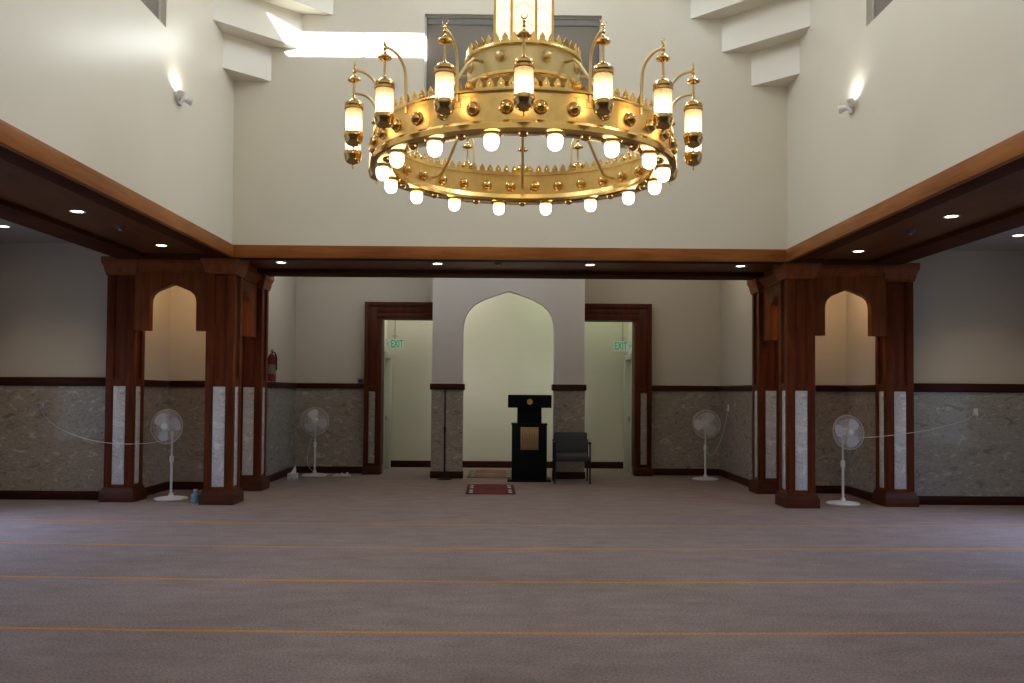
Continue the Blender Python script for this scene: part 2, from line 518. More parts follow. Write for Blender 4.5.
mb.box((-XB-.6, YN-.6, DZ1-.02), (-XB+.9, YF+.6, DZ1+.05)); mb.box((XB-.9, YN-.6, DZ1-.02), (XB+.6, YF+.6, DZ1+.05))
mb.box((-XB, YN-.6, DZ1-.02), (XB, YN+.7, DZ1+.05)); mb.box((-XB, YF-.7, DZ1-.02), (XB, YF+.6, DZ1+.05))
struct('ceiling_dome', mb, PAINT, 'shallow dome above the loft', 'ceiling')

# ------------------------------------------------------------------ beams: fascia + soffit
mb = MB(); mb.box((-XB+.03, YF-.03, ZS), (XB-.03, YF+.03, ZF), .006); struct('trim_5', mb, FASX, 'light brown wooden fascia along the front edge of the loft', 'beam')
mb = MB(); mb.box((-XB-.03, YN, ZS), (-XB+.03, YF+.03, ZF), .006); struct('trim_6', mb, FASY, 'light brown wooden fascia along the left edge of the loft', 'beam')
mb = MB(); mb.box((XB-.03, YN, ZS), (XB+.03, YF+.03, ZF), .006); struct('trim_7', mb, FASY, 'light brown wooden fascia along the right edge of the loft', 'beam')
mb = MB(); mb.box((-XB, YN-.03, ZS), (XB, YN+.03, ZF)); struct('trim_8', mb, FASX, 'wooden fascia along the near edge of the loft', 'beam')

RC = .05
def soffit(name, x0, x1, y0, y1, sides, lights_mat, label):
    """Downstand strips around a recessed panel. sides: widths for x0,x1,y0,y1."""
    a, b, c, d = sides
    mb = MB()
    if a: mb.box((x0, y0, ZS), (x0+a, y1, ZS+.16), .004)
    if b: mb.box((x1-b, y0, ZS), (x1, y1, ZS+.16), .004)
    if c: mb.box((x0+a, y0, ZS), (x1-b, y0+c, ZS+.16), .004)
    if d: mb.box((x0+a, y1-d, ZS), (x1-b, y1, ZS+.16), .004)
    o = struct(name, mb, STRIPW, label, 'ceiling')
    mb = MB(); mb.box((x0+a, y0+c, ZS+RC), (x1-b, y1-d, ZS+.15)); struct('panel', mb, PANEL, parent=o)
    return o
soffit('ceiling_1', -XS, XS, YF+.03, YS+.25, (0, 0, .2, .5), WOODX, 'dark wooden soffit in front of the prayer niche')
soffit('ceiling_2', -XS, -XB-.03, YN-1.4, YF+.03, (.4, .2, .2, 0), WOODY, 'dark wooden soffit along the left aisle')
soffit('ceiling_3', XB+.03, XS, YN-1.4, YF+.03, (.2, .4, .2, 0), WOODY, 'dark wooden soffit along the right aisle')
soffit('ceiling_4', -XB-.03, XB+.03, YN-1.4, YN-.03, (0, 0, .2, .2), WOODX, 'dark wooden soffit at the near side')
# flat ceilings
mb = MB()
mb.box((-7.3, -3.2, 3.46), (-XS+.02, YW+.1, 3.6)); struct('ceiling_5', mb, CEIL, 'grey ceiling over the left aisle', 'ceiling')
mb = MB(); mb.box((XS-.02, -3.2, 3.46), (7.4, YW+.1, 3.6)); struct('ceiling_6', mb, CEIL, 'grey ceiling over the right aisle', 'ceiling')
mb = MB(); mb.box((-XS, -3.2, 3.46), (XS, YN-1.4, 3.6)); struct('ceiling_7', mb, CEIL, 'ceiling behind the viewpoint', 'ceiling')
mb = MB(); mb.box((-XH-.3, YS+.2, ZH), (XH+.3, 17.5, ZH+.1)); mb.box((-XH-.3, YS+.2, ZS+.1), (XH+.3, YS+.26, ZH)); struct('ceiling_8', mb, CEIL, 'ceiling over the prayer niche hall', 'ceiling')
# closing strips above the soffits
mb = MB(); mb.box((-XS-.05, YN-1.4, ZS+.15), (-XB-.2, YS+.25, 3.62)); mb.box((XB+.2, YN-1.4, ZS+.15), (XS+.05, YS+.25, 3.62))
mb.box((-XB-.2, YF+.2, ZS+.15), (XB+.2, YS+.25, 3.62)); mb.box((-XB-.2, YN-1.4, ZS+.15), (XB+.2, YN-.2, 3.62))
struct('ceiling_9', mb, DARKW, 'upper casing of the wooden soffits', 'ceiling')

# ------------------------------------------------------------------ lower walls
def wall_box(name, a, b, m, label):
    mb = MB(); mb.box(a, b); return struct(name, mb, m, label, 'wall')
CAP0, CAP1 = 1.525, 1.62
for s, nm in ((-1, 'left'), (1, 'right')):
    MS = MARB if s < 0 else MARBG
    cap = .022
    def X(a, b): return (min(s*a, s*b), max(s*a, s*b))
    # aisle end wall
    x0, x1 = X(XN, XSIDE+.4)
    wall_box('wall_aisle_' + nm, (x0, YW, 0), (x1, YW+.2, 3.6), PAINT_HALL, 'cream end wall of the %s aisle above a marble dado' % nm)
    x0, x1 = X(XN+.3, XSIDE if s < 0 else 7.15)
    wall_box('wall_dado_aisle_' + nm, (x0, YW-.012, .1), (x1, YW, CAP0+.02), MS, 'polished marble dado on the %s aisle end wall' % nm)
    mb = MB(); mb.box((x0, YW-.045, CAP0+.02), (x1, YW, CAP1+.025), .008); mb.box((x0, YW-.03, CAP0), (x1, YW, CAP0+.02)); struct('trim_cap_aisle_' + nm, mb, DARKW, 'dark wooden cap rail on the %s aisle marble' % nm, 'rail')
    mb = MB(); mb.box((x0, YW-.03, 0), (x1, YW, .12), .006); struct('baseboard_aisle_' + nm, mb, DARKW, 'dark wooden skirting of the %s aisle end wall' % nm, 'skirting')
    # notch behind the columns
    x0, x1 = X(XN, XN+.2)
    wall_box('wall_alcove_side_' + nm, (x0, YW+.2, 0), (x1, YNB+.2, 3.6), PAINT, 'side wall of the %s corner alcove' % nm)
    x0, x1 = X(XH, XN)
    wall_box('wall_alcove_rear_' + nm, (x0, YNB, 0), (x1, YNB+.2, 3.6), PAINT, 'rear wall of the %s corner alcove' % nm)
    mb = MB(); x0, x1 = X(XN-.012, XN); mb.box((x0, YW+.1, .1), (x1, YNB, CAP0)); x0, x1 = X(XH+.1, XN-.012); mb.box((x0, YNB-.012, .1), (x1, YNB, CAP0))
    struct('wall_dado_alcove_' + nm, mb, MARB, 'marble dado inside the %s corner alcove' % nm, 'wall')
    mb = MB(); x0, x1 = X(XN-.045, XN); mb.box((x0, YW+.1, CAP0), (x1, YNB, CAP1), .008); x0, x1 = X(XH+.1, XN-.045); mb.box((x0, YNB-.045, CAP0), (x1, YNB, CAP1), .008)
    struct('trim_cap_alcove_' + nm, mb, DARKW, 'dark cap rail inside the %s corner alcove' % nm, 'rail')
    mb = MB(); x0, x1 = X(XN-.03, XN); mb.box((x0, YW+.1, 0), (x1, YNB, .12), .006); x0, x1 = X(XH+.1, XN-.03); mb.box((x0, YNB-.03, 0), (x1, YNB, .12), .006)
    struct('baseboard_alcove_' + nm, mb, DARKW, 'dark skirting inside the %s corner alcove' % nm, 'skirting')
    # hall side wall
    x0, x1 = X(XH, XH+.2)
    wall_box('wall_hall_side_' + nm, (x0, YNB+.2, 0), (x1, YH, ZH), PAINT_HALL, '%s side wall of the prayer niche hall' % nm)
    x0, x1 = X(XH-.012, XH); wall_box('wall_dado_hall_side_' + nm, (x0, YNB, .1), (x1, YH, CAP0), MARBG if s < 0 else MARB, 'marble dado on the %s side of the niche hall' % nm)
    mb = MB(); x0, x1 = X(XH-.045, XH); mb.box((x0, YNB, CAP0), (x1, YH, CAP1), .008); struct('trim_cap_hall_side_' + nm, mb, DARKW, 'dark cap rail on the %s side of the niche hall' % nm, 'rail')
    mb = MB(); x0, x1 = X(XH-.03, XH); mb.box((x0, YNB, 0), (x1, YH, .12), .006); struct('baseboard_hall_side_' + nm, mb, DARKW, 'dark skirting on the %s side of the niche hall' % nm, 'skirting')
    # hall rear wall with doorway
    mb = MB(); x0, x1 = X(2.30, XH+.2); mb.box((x0, YH, 0), (x1, YH+.15, ZH)); x0, x1 = X(1.2, 2.30); mb.box((x0, YH, 2.78), (x1, YH+.15, ZH))
    struct('wall_hall_rear_' + nm, mb, PAINT_HALL, 'cream rear wall beside the %s corridor doorway' % nm, 'wall')
    x0, x1 = X(2.5, XH-.012); wall_box('wall_dado_hall_rear_' + nm, (x0, YH-.012, .1), (x1, YH, CAP0), MARB, 'marble dado beside the %s corridor doorway' % nm)
    mb = MB(); mb.box((x0, YH-.045, CAP0), (x1, YH, CAP1), .008); struct('trim_cap_hall_rear_' + nm, mb, DARKW, 'dark cap rail beside the %s corridor doorway' % nm, 'rail')
    mb = MB(); mb.box((x0, YH-.03, 0), (x1, YH, .12), .006); struct('baseboard_hall_rear_' + nm, mb, DARKW, 'dark skirting beside the %s corridor doorway' % nm, 'skirting')
    # doorway casing: stepped wooden surround with marble strip low down
    FY = 15.74
    mb = MB()
    def bx(a, b, y0, z0, z1, y1=YH):
        p, q = X(a, b); mb.box((p, y0, z0), (q, y1, z1), .006)
    bx(2.50, 2.57, FY-.03, .14, 3.08)      # outer strip
    bx(2.36, 2.50, FY, CAP0, 3.0)          # middle panel upper
    bx(2.36, 2.50, FY+.02, .14, CAP0)
    bx(2.268, 2.36, FY-.015, .14, 2.78, YH+.16)
    bx(1.31, 2.50, FY-.03, 3.0, 3.08)
    bx(1.31, 2.36, FY, 2.88, 3.0)
    bx(1.31, 2.36, FY-.015, 2.78, 2.88, YH+.16)
    bx(2.36, 2.50, FY-.015, CAP0-.02, CAP0+.05)
    bx(2.26, 2.59, FY-.05, 0, .14)
    cs = struct('trim_casing_' + nm, mb, WOODF, 'dark cherry wood surround of the %s corridor doorway' % nm, 'door frame')
    mb = MB(); p, q = X(2.375, 2.485); mb.box((p, FY-.006, .2), (q, FY+.03, CAP0-.05)); struct('marble_inlay', mb, MARB, parent=cs)
    # outer side wall of the aisle with a wide window opening
    xo = XSIDE if s < 0 else 7.15
    x0, x1 = X(xo, xo+.2)
    mb = MB(); mb.box((x0, -3.2, 0), (x1, 1.5, 3.6)); mb.box((x0, 10.2, 0), (x1, YW+.2, 3.6)); mb.box((x0, 1.5, 0), (x1, 10.2, .7)); mb.box((x0, 1.5, 2.5), (x1, 10.2, 3.6))
    for yy in (3.6, 5.8, 8.0): mb.box((x0, yy-.15, .7), (x1, yy+.15, 2.5))
    struct('wall_outer_' + nm, mb, PAINT_HALL, 'outer wall of the %s aisle with windows' % nm, 'wall')
mb = MB(); mb.box((-7.2, -3.2, 0), (7.2, -3.0, 3.6)); struct('wall_rear', mb, PAINT_HALL, 'wall behind the viewpoint', 'wall')

# ------------------------------------------------------------------ prayer niche block
NW = .785
arch = [(-NW, 0), (-NW, 2.50), (-.774, 2.66), (-.742, 2.79), (-.672, 2.905), (-.568, 3.0), (-.43, 3.075), (-.28, 3.13), (-.13, 3.185), (0, 3.225)]
arch = arch + [(-x, z) for x, z in arch[-2::-1]]
BY0, BY1 = 15.13, 15.31
mb = MB()
for q in (-1, 1):
    a, b = sorted((q*1.16, q*1.31)); mb.box((a, BY1-.001, 0), (b, 16.1, ZH))
# front & rear faces in strips to stay convex, plus reveals
prev = None
for y in (BY0, BY1):
    pts = arch
    for i in range(len(pts)-1):
        (xa, za), (xb, zb) = pts[i], pts[i+1]
        if abs(xa-xb) < 1e-6: continue
        mb.faces([(xa, y, za), (xb, y, zb), (xb, y, ZH), (xa, y, ZH)], [(0, 1, 2, 3)])
    for sx in (-1, 1):
        mb.faces([(sx*1.31, y, 0), (sx*NW, y, 0), (sx*NW, y, 2.5), (sx*NW, y, ZH), (sx*1.31, y, ZH)], [(0, 1, 2, 3, 4)])
for i in range(len(arch)-1):
    (xa, za), (xb, zb) = arch[i], arch[i+1]
    mb.faces([(xa, BY0, za), (xb, BY0, zb), (xb, BY1, zb), (xa, BY1, za)], [(0, 1, 2, 3)])
for sx in (-1, 1):
    mb.faces([(sx*1.31, BY0, 0), (sx*1.31, BY1, 0), (sx*1.31, BY1, ZH), (sx*1.31, BY0, ZH)], [(0, 1, 2, 3)])
    mb.faces([(sx*1.31, BY0, 0), (sx*1.31, BY1, 0), (sx*NW, BY1, 0), (sx*NW, BY0, 0)], [(0, 1, 2, 3)])
mb.faces([(-1.31, BY0, ZH), (1.31, BY0, ZH), (1.31, BY1, ZH), (-1.31, BY1, ZH)], [(0, 1, 2, 3)])
struct('wall_prayer_niche', mb, PAINT_PIER, 'pale arched prayer niche wall between two corridor doorways', 'wall')
for s, nm in ((-1, 'left'), (1, 'right')):
    a, b = sorted((s*(NW-.008), s*1.318))
    mb = MB(); mb.box((a, BY0-.008, .1), (b, BY1+.01, CAP0)); struct('wall_dado_pier_' + nm, mb, MARB, 'brown grey marble facing on the %s pier of the prayer niche' % nm, 'wall')
    a, b = sorted((s*(NW-.035), s*1.345))
    mb = MB(); mb.box((a, BY0-.035, CAP0-.01), (b, BY1+.03, CAP1), .01); struct('trim_cap_pier_' + nm, mb, DARKW, 'dark wooden cap on the %s pier of the prayer niche' % nm, 'rail')
    a, b = sorted((s*(NW-.02), s*1.33))
    mb = MB(); mb.box((a, BY0-.02, 0), (b, BY1+.02, .12), .006); struct('baseboard_pier_' + nm, mb, DARKW, 'dark skirting round the %s pier of the prayer niche' % nm, 'skirting')

# ------------------------------------------------------------------ corridor behind
YC, XC = 17.25, 2.36
wall_box('wall_corridor_rear', (-XC-.2, YC, 0), (XC+.2, YC+.2, ZH), PAINT_YEL, 'pale yellow rear wall of the corridor behind the niche')
mb = MB(); mb.box((-XC, YC-.02, 0), (XC, YC, .13), .006); struct('baseboard_corridor', mb, DARKW, 'dark skirting of the corridor rear wall', 'skirting')
for k, (s, nm) in enumerate(((-1, 'left'), (1, 'right'))):
    a, b = sorted((s*XC, s*(XC+.2)))
    mb = MB(); mb.box((a, YH+.15, 0), (b, 16.2, ZH)); mb.box((a, 17.08, 0), (b, YC, ZH)); mb.box((a, 16.2, 2.15), (b, 17.08, ZH))
    struct('wall_corridor_' + nm, mb, PAINT_YEL, '%s end wall of the corridor with a door' % nm, 'wall')
    a, b = sorted((s*(XC+.04), s*(XC+.09)))
    mb = MB(); mb.box((a, 16.24, .01), (b, 17.04, 2.11), .004)
    d = struct('door_%d' % (k+1), mb, DOORW, 'pale door in the %s end of the corridor' % nm, 'door')
    a, b = sorted((s*(XC-.09), s*(XC+.09)))
    mb = MB(); mb.box((a, 16.2, 0), (b, 16.24, 2.15), .004); mb.box((a, 17.04, 0), (b, 17.08, 2.15), .004); mb.box((a, 16.24, 2.11), (b, 17.04, 2.15), .004)
    a, b = sorted((s*(XC-.1), s*XC)); mb.box((a, 16.13, 0), (b, 16.2, 2.21), .004); mb.box((a, 17.08, 0), (b, 17.15, 2.21), .004); mb.box((a, 16.2, 2.15), (b, 17.08, 2.21), .004)
    struct('door_frame', mb, DOORW, parent=d)
    mb = MB(); mb.tube([(s*(XC+.04), 16.30, 1.0), (s*(XC-.13), 16.30, 1.0)], .018, 10); mb.lathe([(0, -.02), (.05, -.012), (.055, 0), (.05, .012), (0, .02)], 14, Matrix.Translation((s*(XC-.12), 16.30, 1.0)) @ Matrix.Rotation(PI/2, 4, 'Y')); mb.box(sorted_box((s*(XC-.15), 16.24, .99), (s*(XC-.13), 16.36, 1.02))[0], sorted_box((s*(XC-.15), 16.24, .99), (s*(XC-.13), 16.36, 1.02))[1])
    struct('door_handle', mb, STEEL, parent=d)

# ------------------------------------------------------------------ columns and arches
def column(x, y, label, zc=ZS+.046):
    t = thing('column', label, 'column', (x, y, 0), 0, 'wooden columns of the corner pavilions')
    h, st = .183, .10
    mb = MB(); mb.loft([(.225, 0), (.225, .115), (.218, .125), (.205, .15), (.192, .185), (.183, .19)]); obj('plinth', mb, PLINTH, t)
    mb = MB()
    mb.box((-h+.028, -h+.028, .19), (h-.028, h-.028, 3.06))
    for sx in (-1, 1):
        for sy in (-1, 1):
            a, b = sorted((sx*h, sx*(h-st))); c, d = sorted((sy*h, sy*(h-st)))
            mb.box((a, c, .19), (b, d, 3.06), .004)
    for z0, z1 in ((.19, .225), (1.535, 1.63), (3.0, 3.06)):
        mb.box((-h+.004, -h+.004, z0), (h-.004, h-.004, z1))
    obj('shaft', mb, WOODV, t)
    for k in range(4):
        mb = MB(); w = h-st-.003
        mb.box((-w, -h+.008, .23), (w, -h+.03, 1.53), .002)
        obj('marble_inlay', mb, MARBW, t, rot=(0, 0, k*PI/2))
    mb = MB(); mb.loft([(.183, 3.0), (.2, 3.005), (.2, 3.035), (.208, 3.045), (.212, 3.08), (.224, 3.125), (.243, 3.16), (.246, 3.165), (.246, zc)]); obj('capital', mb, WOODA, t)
    return t
AP = [(-.31, 2.27), (-.31, 2.62), (-.305, 2.69), (-.28, 2.75), (-.228, 2.797), (-.12, 2.843), (0, 2.89)]
AP = AP + [(-x, z) for x, z in AP[-2::-1]]
def arch_panel(p0, p1, label):
    a = Vector((*p0, 0)); b = Vector((*p1, 0)); c = (a+b)/2; u = (b-a); hw = u.length/2; ang = math.atan2(u.y, u.x)
    t = thing('arch_panel', label, 'arch', (c.x, c.y, 0), ang, 'pointed wooden arches of the corner pavilions')
    mb = MB(); T = .06
    ys = (-T, T)
    for y in ys:
        for i in range(len(AP)-1):
            (xa, za), (xb, zb) = AP[i], AP[i+1]
            if abs(xa-xb) < 1e-6: continue
            mb.faces([(xa, y, za), (xb, y, zb), (xb, y, 3.1), (xa, y, 3.1)], [(0, 1, 2, 3)])
        for s in (-1, 1):
            mb.faces([(s*hw, y, 2.27), (s*.31, y, 2.27), (s*.31, y, 2.62), (s*.31, y, 3.1), (s*hw, y, 3.1)], [(0, 1, 2, 3, 4)])
    for i in range(len(AP)-1):
        (xa, za), (xb, zb) = AP[i], AP[i+1]
        mb.faces([(xa, -T, za), (xb, -T, zb), (xb, T, zb), (xa, T, za)], [(0, 1, 2, 3)])
    for s in (-1, 1):
        mb.faces([(s*hw, -T, 2.27), (s*.31, -T, 2.27), (s*.31, T, 2.27), (s*hw, T, 2.27)], [(0, 1, 2, 3)])
    bmesh.ops.remove_doubles(mb.bm, verts=mb.bm.verts[:], dist=1e-5)
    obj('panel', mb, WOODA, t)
    mb = MB()
    pr = [(-.06, 3.04), (-.075, 3.05), (-.075, 3.075), (-.10, 3.10), (-.14, 3.15), (-.15, 3.16), (-.15, ZS+.046), (.15, ZS+.046), (.15, 3.16), (.14, 3.15), (.10, 3.10), (.075, 3.075), (.075, 3.05), (.06, 3.04)]
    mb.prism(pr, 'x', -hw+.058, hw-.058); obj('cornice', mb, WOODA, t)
    # slender jamb strips beside the columns
    return t
for s, nm in ((-1, 'left'), (1, 'right')):
    side = nm + ' corner pavilion'
    xa, xb, xc = (5.17, 3.785, 3.86) if s < 0 else (5.22, 3.825, 3.91)
    column(s*xa, 11.89, 'cherry wood column engaged in the aisle wall of the ' + side)
    column(s*xb, 11.68, 'free-standing front cherry wood column of the ' + side + ', nearest the room centre')
    column(s*xc, 13.27, 'rear cherry wood column of the ' + side + ' beside the niche hall')
    arch_panel((s*(xa-.185), 11.76), (s*(xb+.185), 11.76), 'pointed wooden arch of the ' + side + ' above the pedestal fan' if True else '')
    arch_panel((s*(xb+.03), 11.865), (s*(xb+.03), 13.085), 'pointed wooden arch seen edge-on in the ' + side + ' toward the niche hall')

# ------------------------------------------------------------------ chandelier
CX, CY = 0.08, 7.7
ch = thing('chandelier', 'large tiered gold chandelier of lit lanterns and globes hanging in the loft', 'chandelier', (CX, CY, 3.395), R(-1.0))
Z = lambda z: z - 3.38
def ring(name, r0, r1, z0, z1, m, n=96, smooth=True):
    mb = MB(); mb.lathe([(r0, Z(z0)), (r1, Z(z0)), (r1, Z(z1)), (r0, Z(z1))], n, closed=True)
    return obj(name, mb, m, ch)
RB = 1.285
mb = MB(); mb.lathe([(RB-.03, Z(3.46)), (RB, Z(3.46)), (RB, Z(3.70)), (RB-.03, Z(3.70))], 96, closed=True)
# panel seams
for k in range(16):
    a = 2*PI*(k+.5)/16
    Mz = Matrix.Rotation(a, 4, 'Z')
    mb.box((-.004, -RB-.003, Z(3.465)), (.004, -RB+.033, Z(3.695)), M=Mz)
obj('ring_band', mb, BRASSB, ch)
mb = MB(); mb.lathe([(1.13, Z(3.43)), (1.135, Z(3.405)), (1.15, Z(3.40)), (1.31, Z(3.40)), (1.33, Z(3.41)), (1.33, Z(3.45)), (1.312, Z(3.475)), (1.15, Z(3.475))], 96, closed=True); obj('lower_flange', mb, BRASS, ch)
mb = MB(); mb.lathe([(RB-.045, Z(3.69)), (RB+.015, Z(3.69)), (RB+.022, Z(3.70)), (RB+.015, Z(3.715)), (RB-.045, Z(3.715))], 96, closed=True); obj('upper_rim', mb, BRASS, ch)
def cresting(r, zb, n, h, th=.006):
    mb = MB()
    for k in range(n):
        a = 2*PI*k/n; w = PI*r/n*.98
        Mz = Matrix.Rotation(a, 4, 'Z')
        pts = [(-w, 0), (w, 0), (w*.95, h*.22), (w*.55, h*.30), (w*.72, h*.5), (w*.42, h*.72), (0, h), (-w*.42, h*.72), (-w*.72, h*.5), (-w*.55, h*.30), (-w*.95, h*.22)]
        mb.prism([(x, Z(zb)+z) for x, z in pts], 'y', -r-th, -r, M=Mz)
        if n > 50:
            mb.sphere((0, -r-th, Z(zb)+h*.5), w*.28, 8, M=Mz)
    return mb
obj('ring_cresting', cresting(RB-.01, 3.71, 96, .095), BRASS, ch)
# bosses
bm_ = MB(); Mx = Matrix.Translation((0, -RB, Z(3.575))) @ Matrix.Rotation(PI/2, 4, 'X')
bm_.lathe([(.056, -.004), (.056, .006), (.047, .012), (.045, .024), (.036, .040), (.020, .052), (.007, .057), (0, .06)], 16, Mx)
b0 = obj('boss', bm_, BRASSD, ch, rot=(0, 0, 0))
bm_ = MB(); Mx = Matrix.Translation((0, -RB+.03, Z(3.575))) @ Matrix.Rotation(-PI/2, 4, 'X')
bm_.lathe([(.054, -.002), (.054, .006), (.046, .012), (.044, .024), (.036, .038), (.019, .049), (0, .054)], 16, Mx)
b1 = obj('boss', bm_, BRASSD, ch)
b0.rotation_euler.z = 2*PI*.5/32; b1.rotation_euler.z = 2*PI*.5/32
for k in range(1, 32):
    copy_part(b0, ch, (0, 0, 2*PI*(k+.5)/32)); copy_part(b1, ch, (0, 0, 2*PI*(k+.5)/32))
# engraved strokes on the band facets (fine raised lines between two rules)
for k in (-3, -1, 1, 3):
    mb = MB()
    for j in range(6):
        Mz = Matrix.Rotation((k + (j-2.5)*.085)*2*PI/16, 4, 'Z')
        mb.box((-.003, -RB-.004, Z(3.597)), (.003, -RB+.002, Z(3.663)), M=Mz)
    for j in range(12):
        for zz in (3.597, 3.66): mb.box((-.0125, -RB-.004, Z(zz)), (.0125, -RB+.002, Z(zz+.003)), M=Matrix.Rotation((k + (j-5.5)*.0425)*2*PI/16, 4, 'Z'))
    obj('band_ornament', mb, BRASSD, ch)
# globes under the flange
mb = MB(); mb.lathe([(.0, Z(3.277)), (.026, Z(3.279)), (.045, Z(3.293)), (.055, Z(3.315)), (.058, Z(3.34)), (.058, Z(3.388)), (.0, Z(3.388))], 20, Matrix.Translation((0, -1.22, 0)))
g0 = obj('globe', mb, BULB, ch)
mb = MB(); mb.lathe([(.066, Z(3.378)), (.074, Z(3.382)), (.074, Z(3.39)), (.085, Z(3.402)), (.0, Z(3.402))], 20, Matrix.Translation((0, -1.22, 0)))
obj('socket', mb, BRASS, g0)
g0.rotation_euler.z = 2*PI*.5/16
for k in range(1, 16): copy_part(g0, ch, (0, 0, 2*PI*(k+.5)/16))
# knobs between globes
mb = MB(); mb.lathe([(.0, Z(3.365)), (.012, Z(3.37)), (.03, Z(3.378)), (.04, Z(3.392)), (.04, Z(3.402)), (0, Z(3.402))], 14, Matrix.Translation((0, -1.22, 0)))
k0 = obj('rosette_knob', mb, BRASSD, ch)
for k in range(1, 16): copy_part(k0, ch, (0, 0, 2*PI*k/16))
# lanterns
RLn = 1.50
TL = Matrix.Translation((0, -RLn, 0))
mb = MB()
mb.lathe([(0, Z(3.775)), (.072, Z(3.775)), (.078, Z(3.780)), (.078, Z(3.795)), (.072, Z(3.800)), (.078, Z(3.810)), (.076, Z(3.825)), (.062, Z(3.842)), (.04, Z(3.856)), (.018, Z(3.865)), (.01, Z(3.880)), (.009, Z(3.970)), (.009, Z(4.000)), (.022, Z(4.005)), (0, Z(4.006))], 20, TL)  # cap and stem
l0 = obj('lantern', mb, BRASSD, ch)
mb = MB(); mb.lathe([(0, Z(3.435)), (.006, Z(3.440)), (.008, Z(3.455)), (.004, Z(3.465)), (.012, Z(3.475)), (.036, Z(3.481)), (.058, Z(3.495)), (.071, Z(3.520)), (.074, Z(3.545)), (.078, Z(3.550)), (.08, Z(3.565)), (.078, Z(3.580)), (.07, Z(3.590)), (0, Z(3.590))], 20, TL)      # bowl
obj('bowl', mb, BRASSD, l0)
mb = MB(); prof = []
n = 32
vs = []; fs = []
for zz in (3.605, 3.80):
    for i in range(2*n):
        a = PI*i/n; r = .068 if i % 2 else .063
        vs.append((r*math.cos(a), -RLn + r*math.sin(a), Z(zz)))
for i in range(2*n):
    j = (i+1) % (2*n); fs.append((i, j, 2*n+j, 2*n+i))
mb.faces(vs, fs); obj('glass_cylinder', mb, GLASS, l0)
mb = MB(); mb.lathe([(0, Z(3.592)), (.034, Z(3.595)), (.044, Z(3.620)), (.044, Z(3.670)), (.034, Z(3.705)), (.018, Z(3.725)), (0, Z(3.730))], 14, TL); obj('bulb', mb, LBULB, l0)
mb = MB()
mb.lathe([(.012, Z(4.004)), (.05, Z(4.012)), (.056, Z(4.020)), (.05, Z(4.032)), (.03, Z(4.044)), (.016, Z(4.058)), (.01, Z(4.065)), (.008, Z(4.078)), (.015, Z(4.084)), (.017, Z(4.090)), (.008, Z(4.108)), (.013, Z(4.121)), (.006, Z(4.139)), (0, Z(4.142))], 16, TL)
cr = []
for i in range(11):
    a = -PI/2 + (i-5)/5*2.45
    cr.append(((.023)*math.cos(a), -RLn, Z(4.162)+(.023)*math.sin(a)))
mb.tube(cr, [(.001)+.005*math.sin(PI*i/10) for i in range(11)], 6)
obj('crescent_finial', mb, BRASS, l0)
mb = MB(); pts = [(0, -RLn, Z(4.110))]
for i in range(13):
    a = PI/2*(i/12)
    pts.append((0, -RLn+.03+.17*math.sin(a), Z(3.930)+.175*math.cos(a)))
pts.append((0, -RLn+.205, Z(3.780))); pts.append((0, -RLn+.21, Z(3.640)))
mb.tube(pts, .0125, 8); obj('arm', mb, BRASSP, l0)
for k in range(1, 16): copy_part(l0, ch, (0, 0, 2*PI*k/16))
# inner drum
RD = .495
mb = MB(); mb.lathe([(RD-.02, Z(4.135)), (RD, Z(4.135)), (RD, Z(4.365)), (RD-.02, Z(4.365))], 64, closed=True); obj('inner_drum', mb, BRASSP, ch)
mb = MB(); mb.lathe([(RD-.03, Z(4.110)), (RD+.02, Z(4.110)), (RD+.025, Z(4.120)), (RD+.02, Z(4.145)), (RD-.03, Z(4.145))], 64, closed=True)
mb.lathe([(RD-.03, Z(4.355)), (RD+.02, Z(4.355)), (RD+.025, Z(4.365)), (RD+.02, Z(4.385)), (RD-.03, Z(4.385))], 64, closed=True); obj('drum_moulding', mb, BRASS, ch)
obj('drum_cresting', cresting(RD+.005, 4.38, 40, .088), BRASS, ch)
mb = MB(); mb.lathe([(.20, Z(4.365)), (RD-.01, Z(4.365)), (RD-.01, Z(4.377)), (.20, Z(4.377))], 48, closed=True); obj('drum_top_plate', mb, BRASSD, ch)
mb = MB(); mb.lathe([(.24, Z(4.155)), (RD-.015, Z(4.155)), (RD-.015, Z(4.163)), (.24, Z(4.163))], 48, closed=True); obj('drum_bottom_plate', mb, BRASSP, ch)
bm_ = MB(); Mx = Matrix.Translation((0, -RD, Z(4.270))) @ Matrix.Rotation(PI/2, 4, 'X')
bm_.lathe([(.052, -.004), (.052, .006), (.043, .012), (.04, .024), (.03, .038), (.014, .046), (0, .05)], 16, Mx)
d0 = obj('boss', bm_, BRASSP, ch, rot=(0, 0, PI/8))
for k in range(1, 8): copy_part(d0, ch, (0, 0, 2*PI*(k+.5)/8))
# braces from drum to the ring
mb = MB(); mb.tube([(0, -RD+.02, Z(4.265)), (0, -RD-.10, Z(4.255)), (0, -RD-.16, Z(4.205)), (0, -1.02, Z(3.69)), (0, -1.10, Z(3.60)), (0, -1.16, Z(3.575)), (0, -1.245, Z(3.575))], .014, 8)
br = obj('brace', mb, BRASSP, ch)
for k in range(1, 8): copy_part(br, ch, (0, 0, 2*PI*k/8))
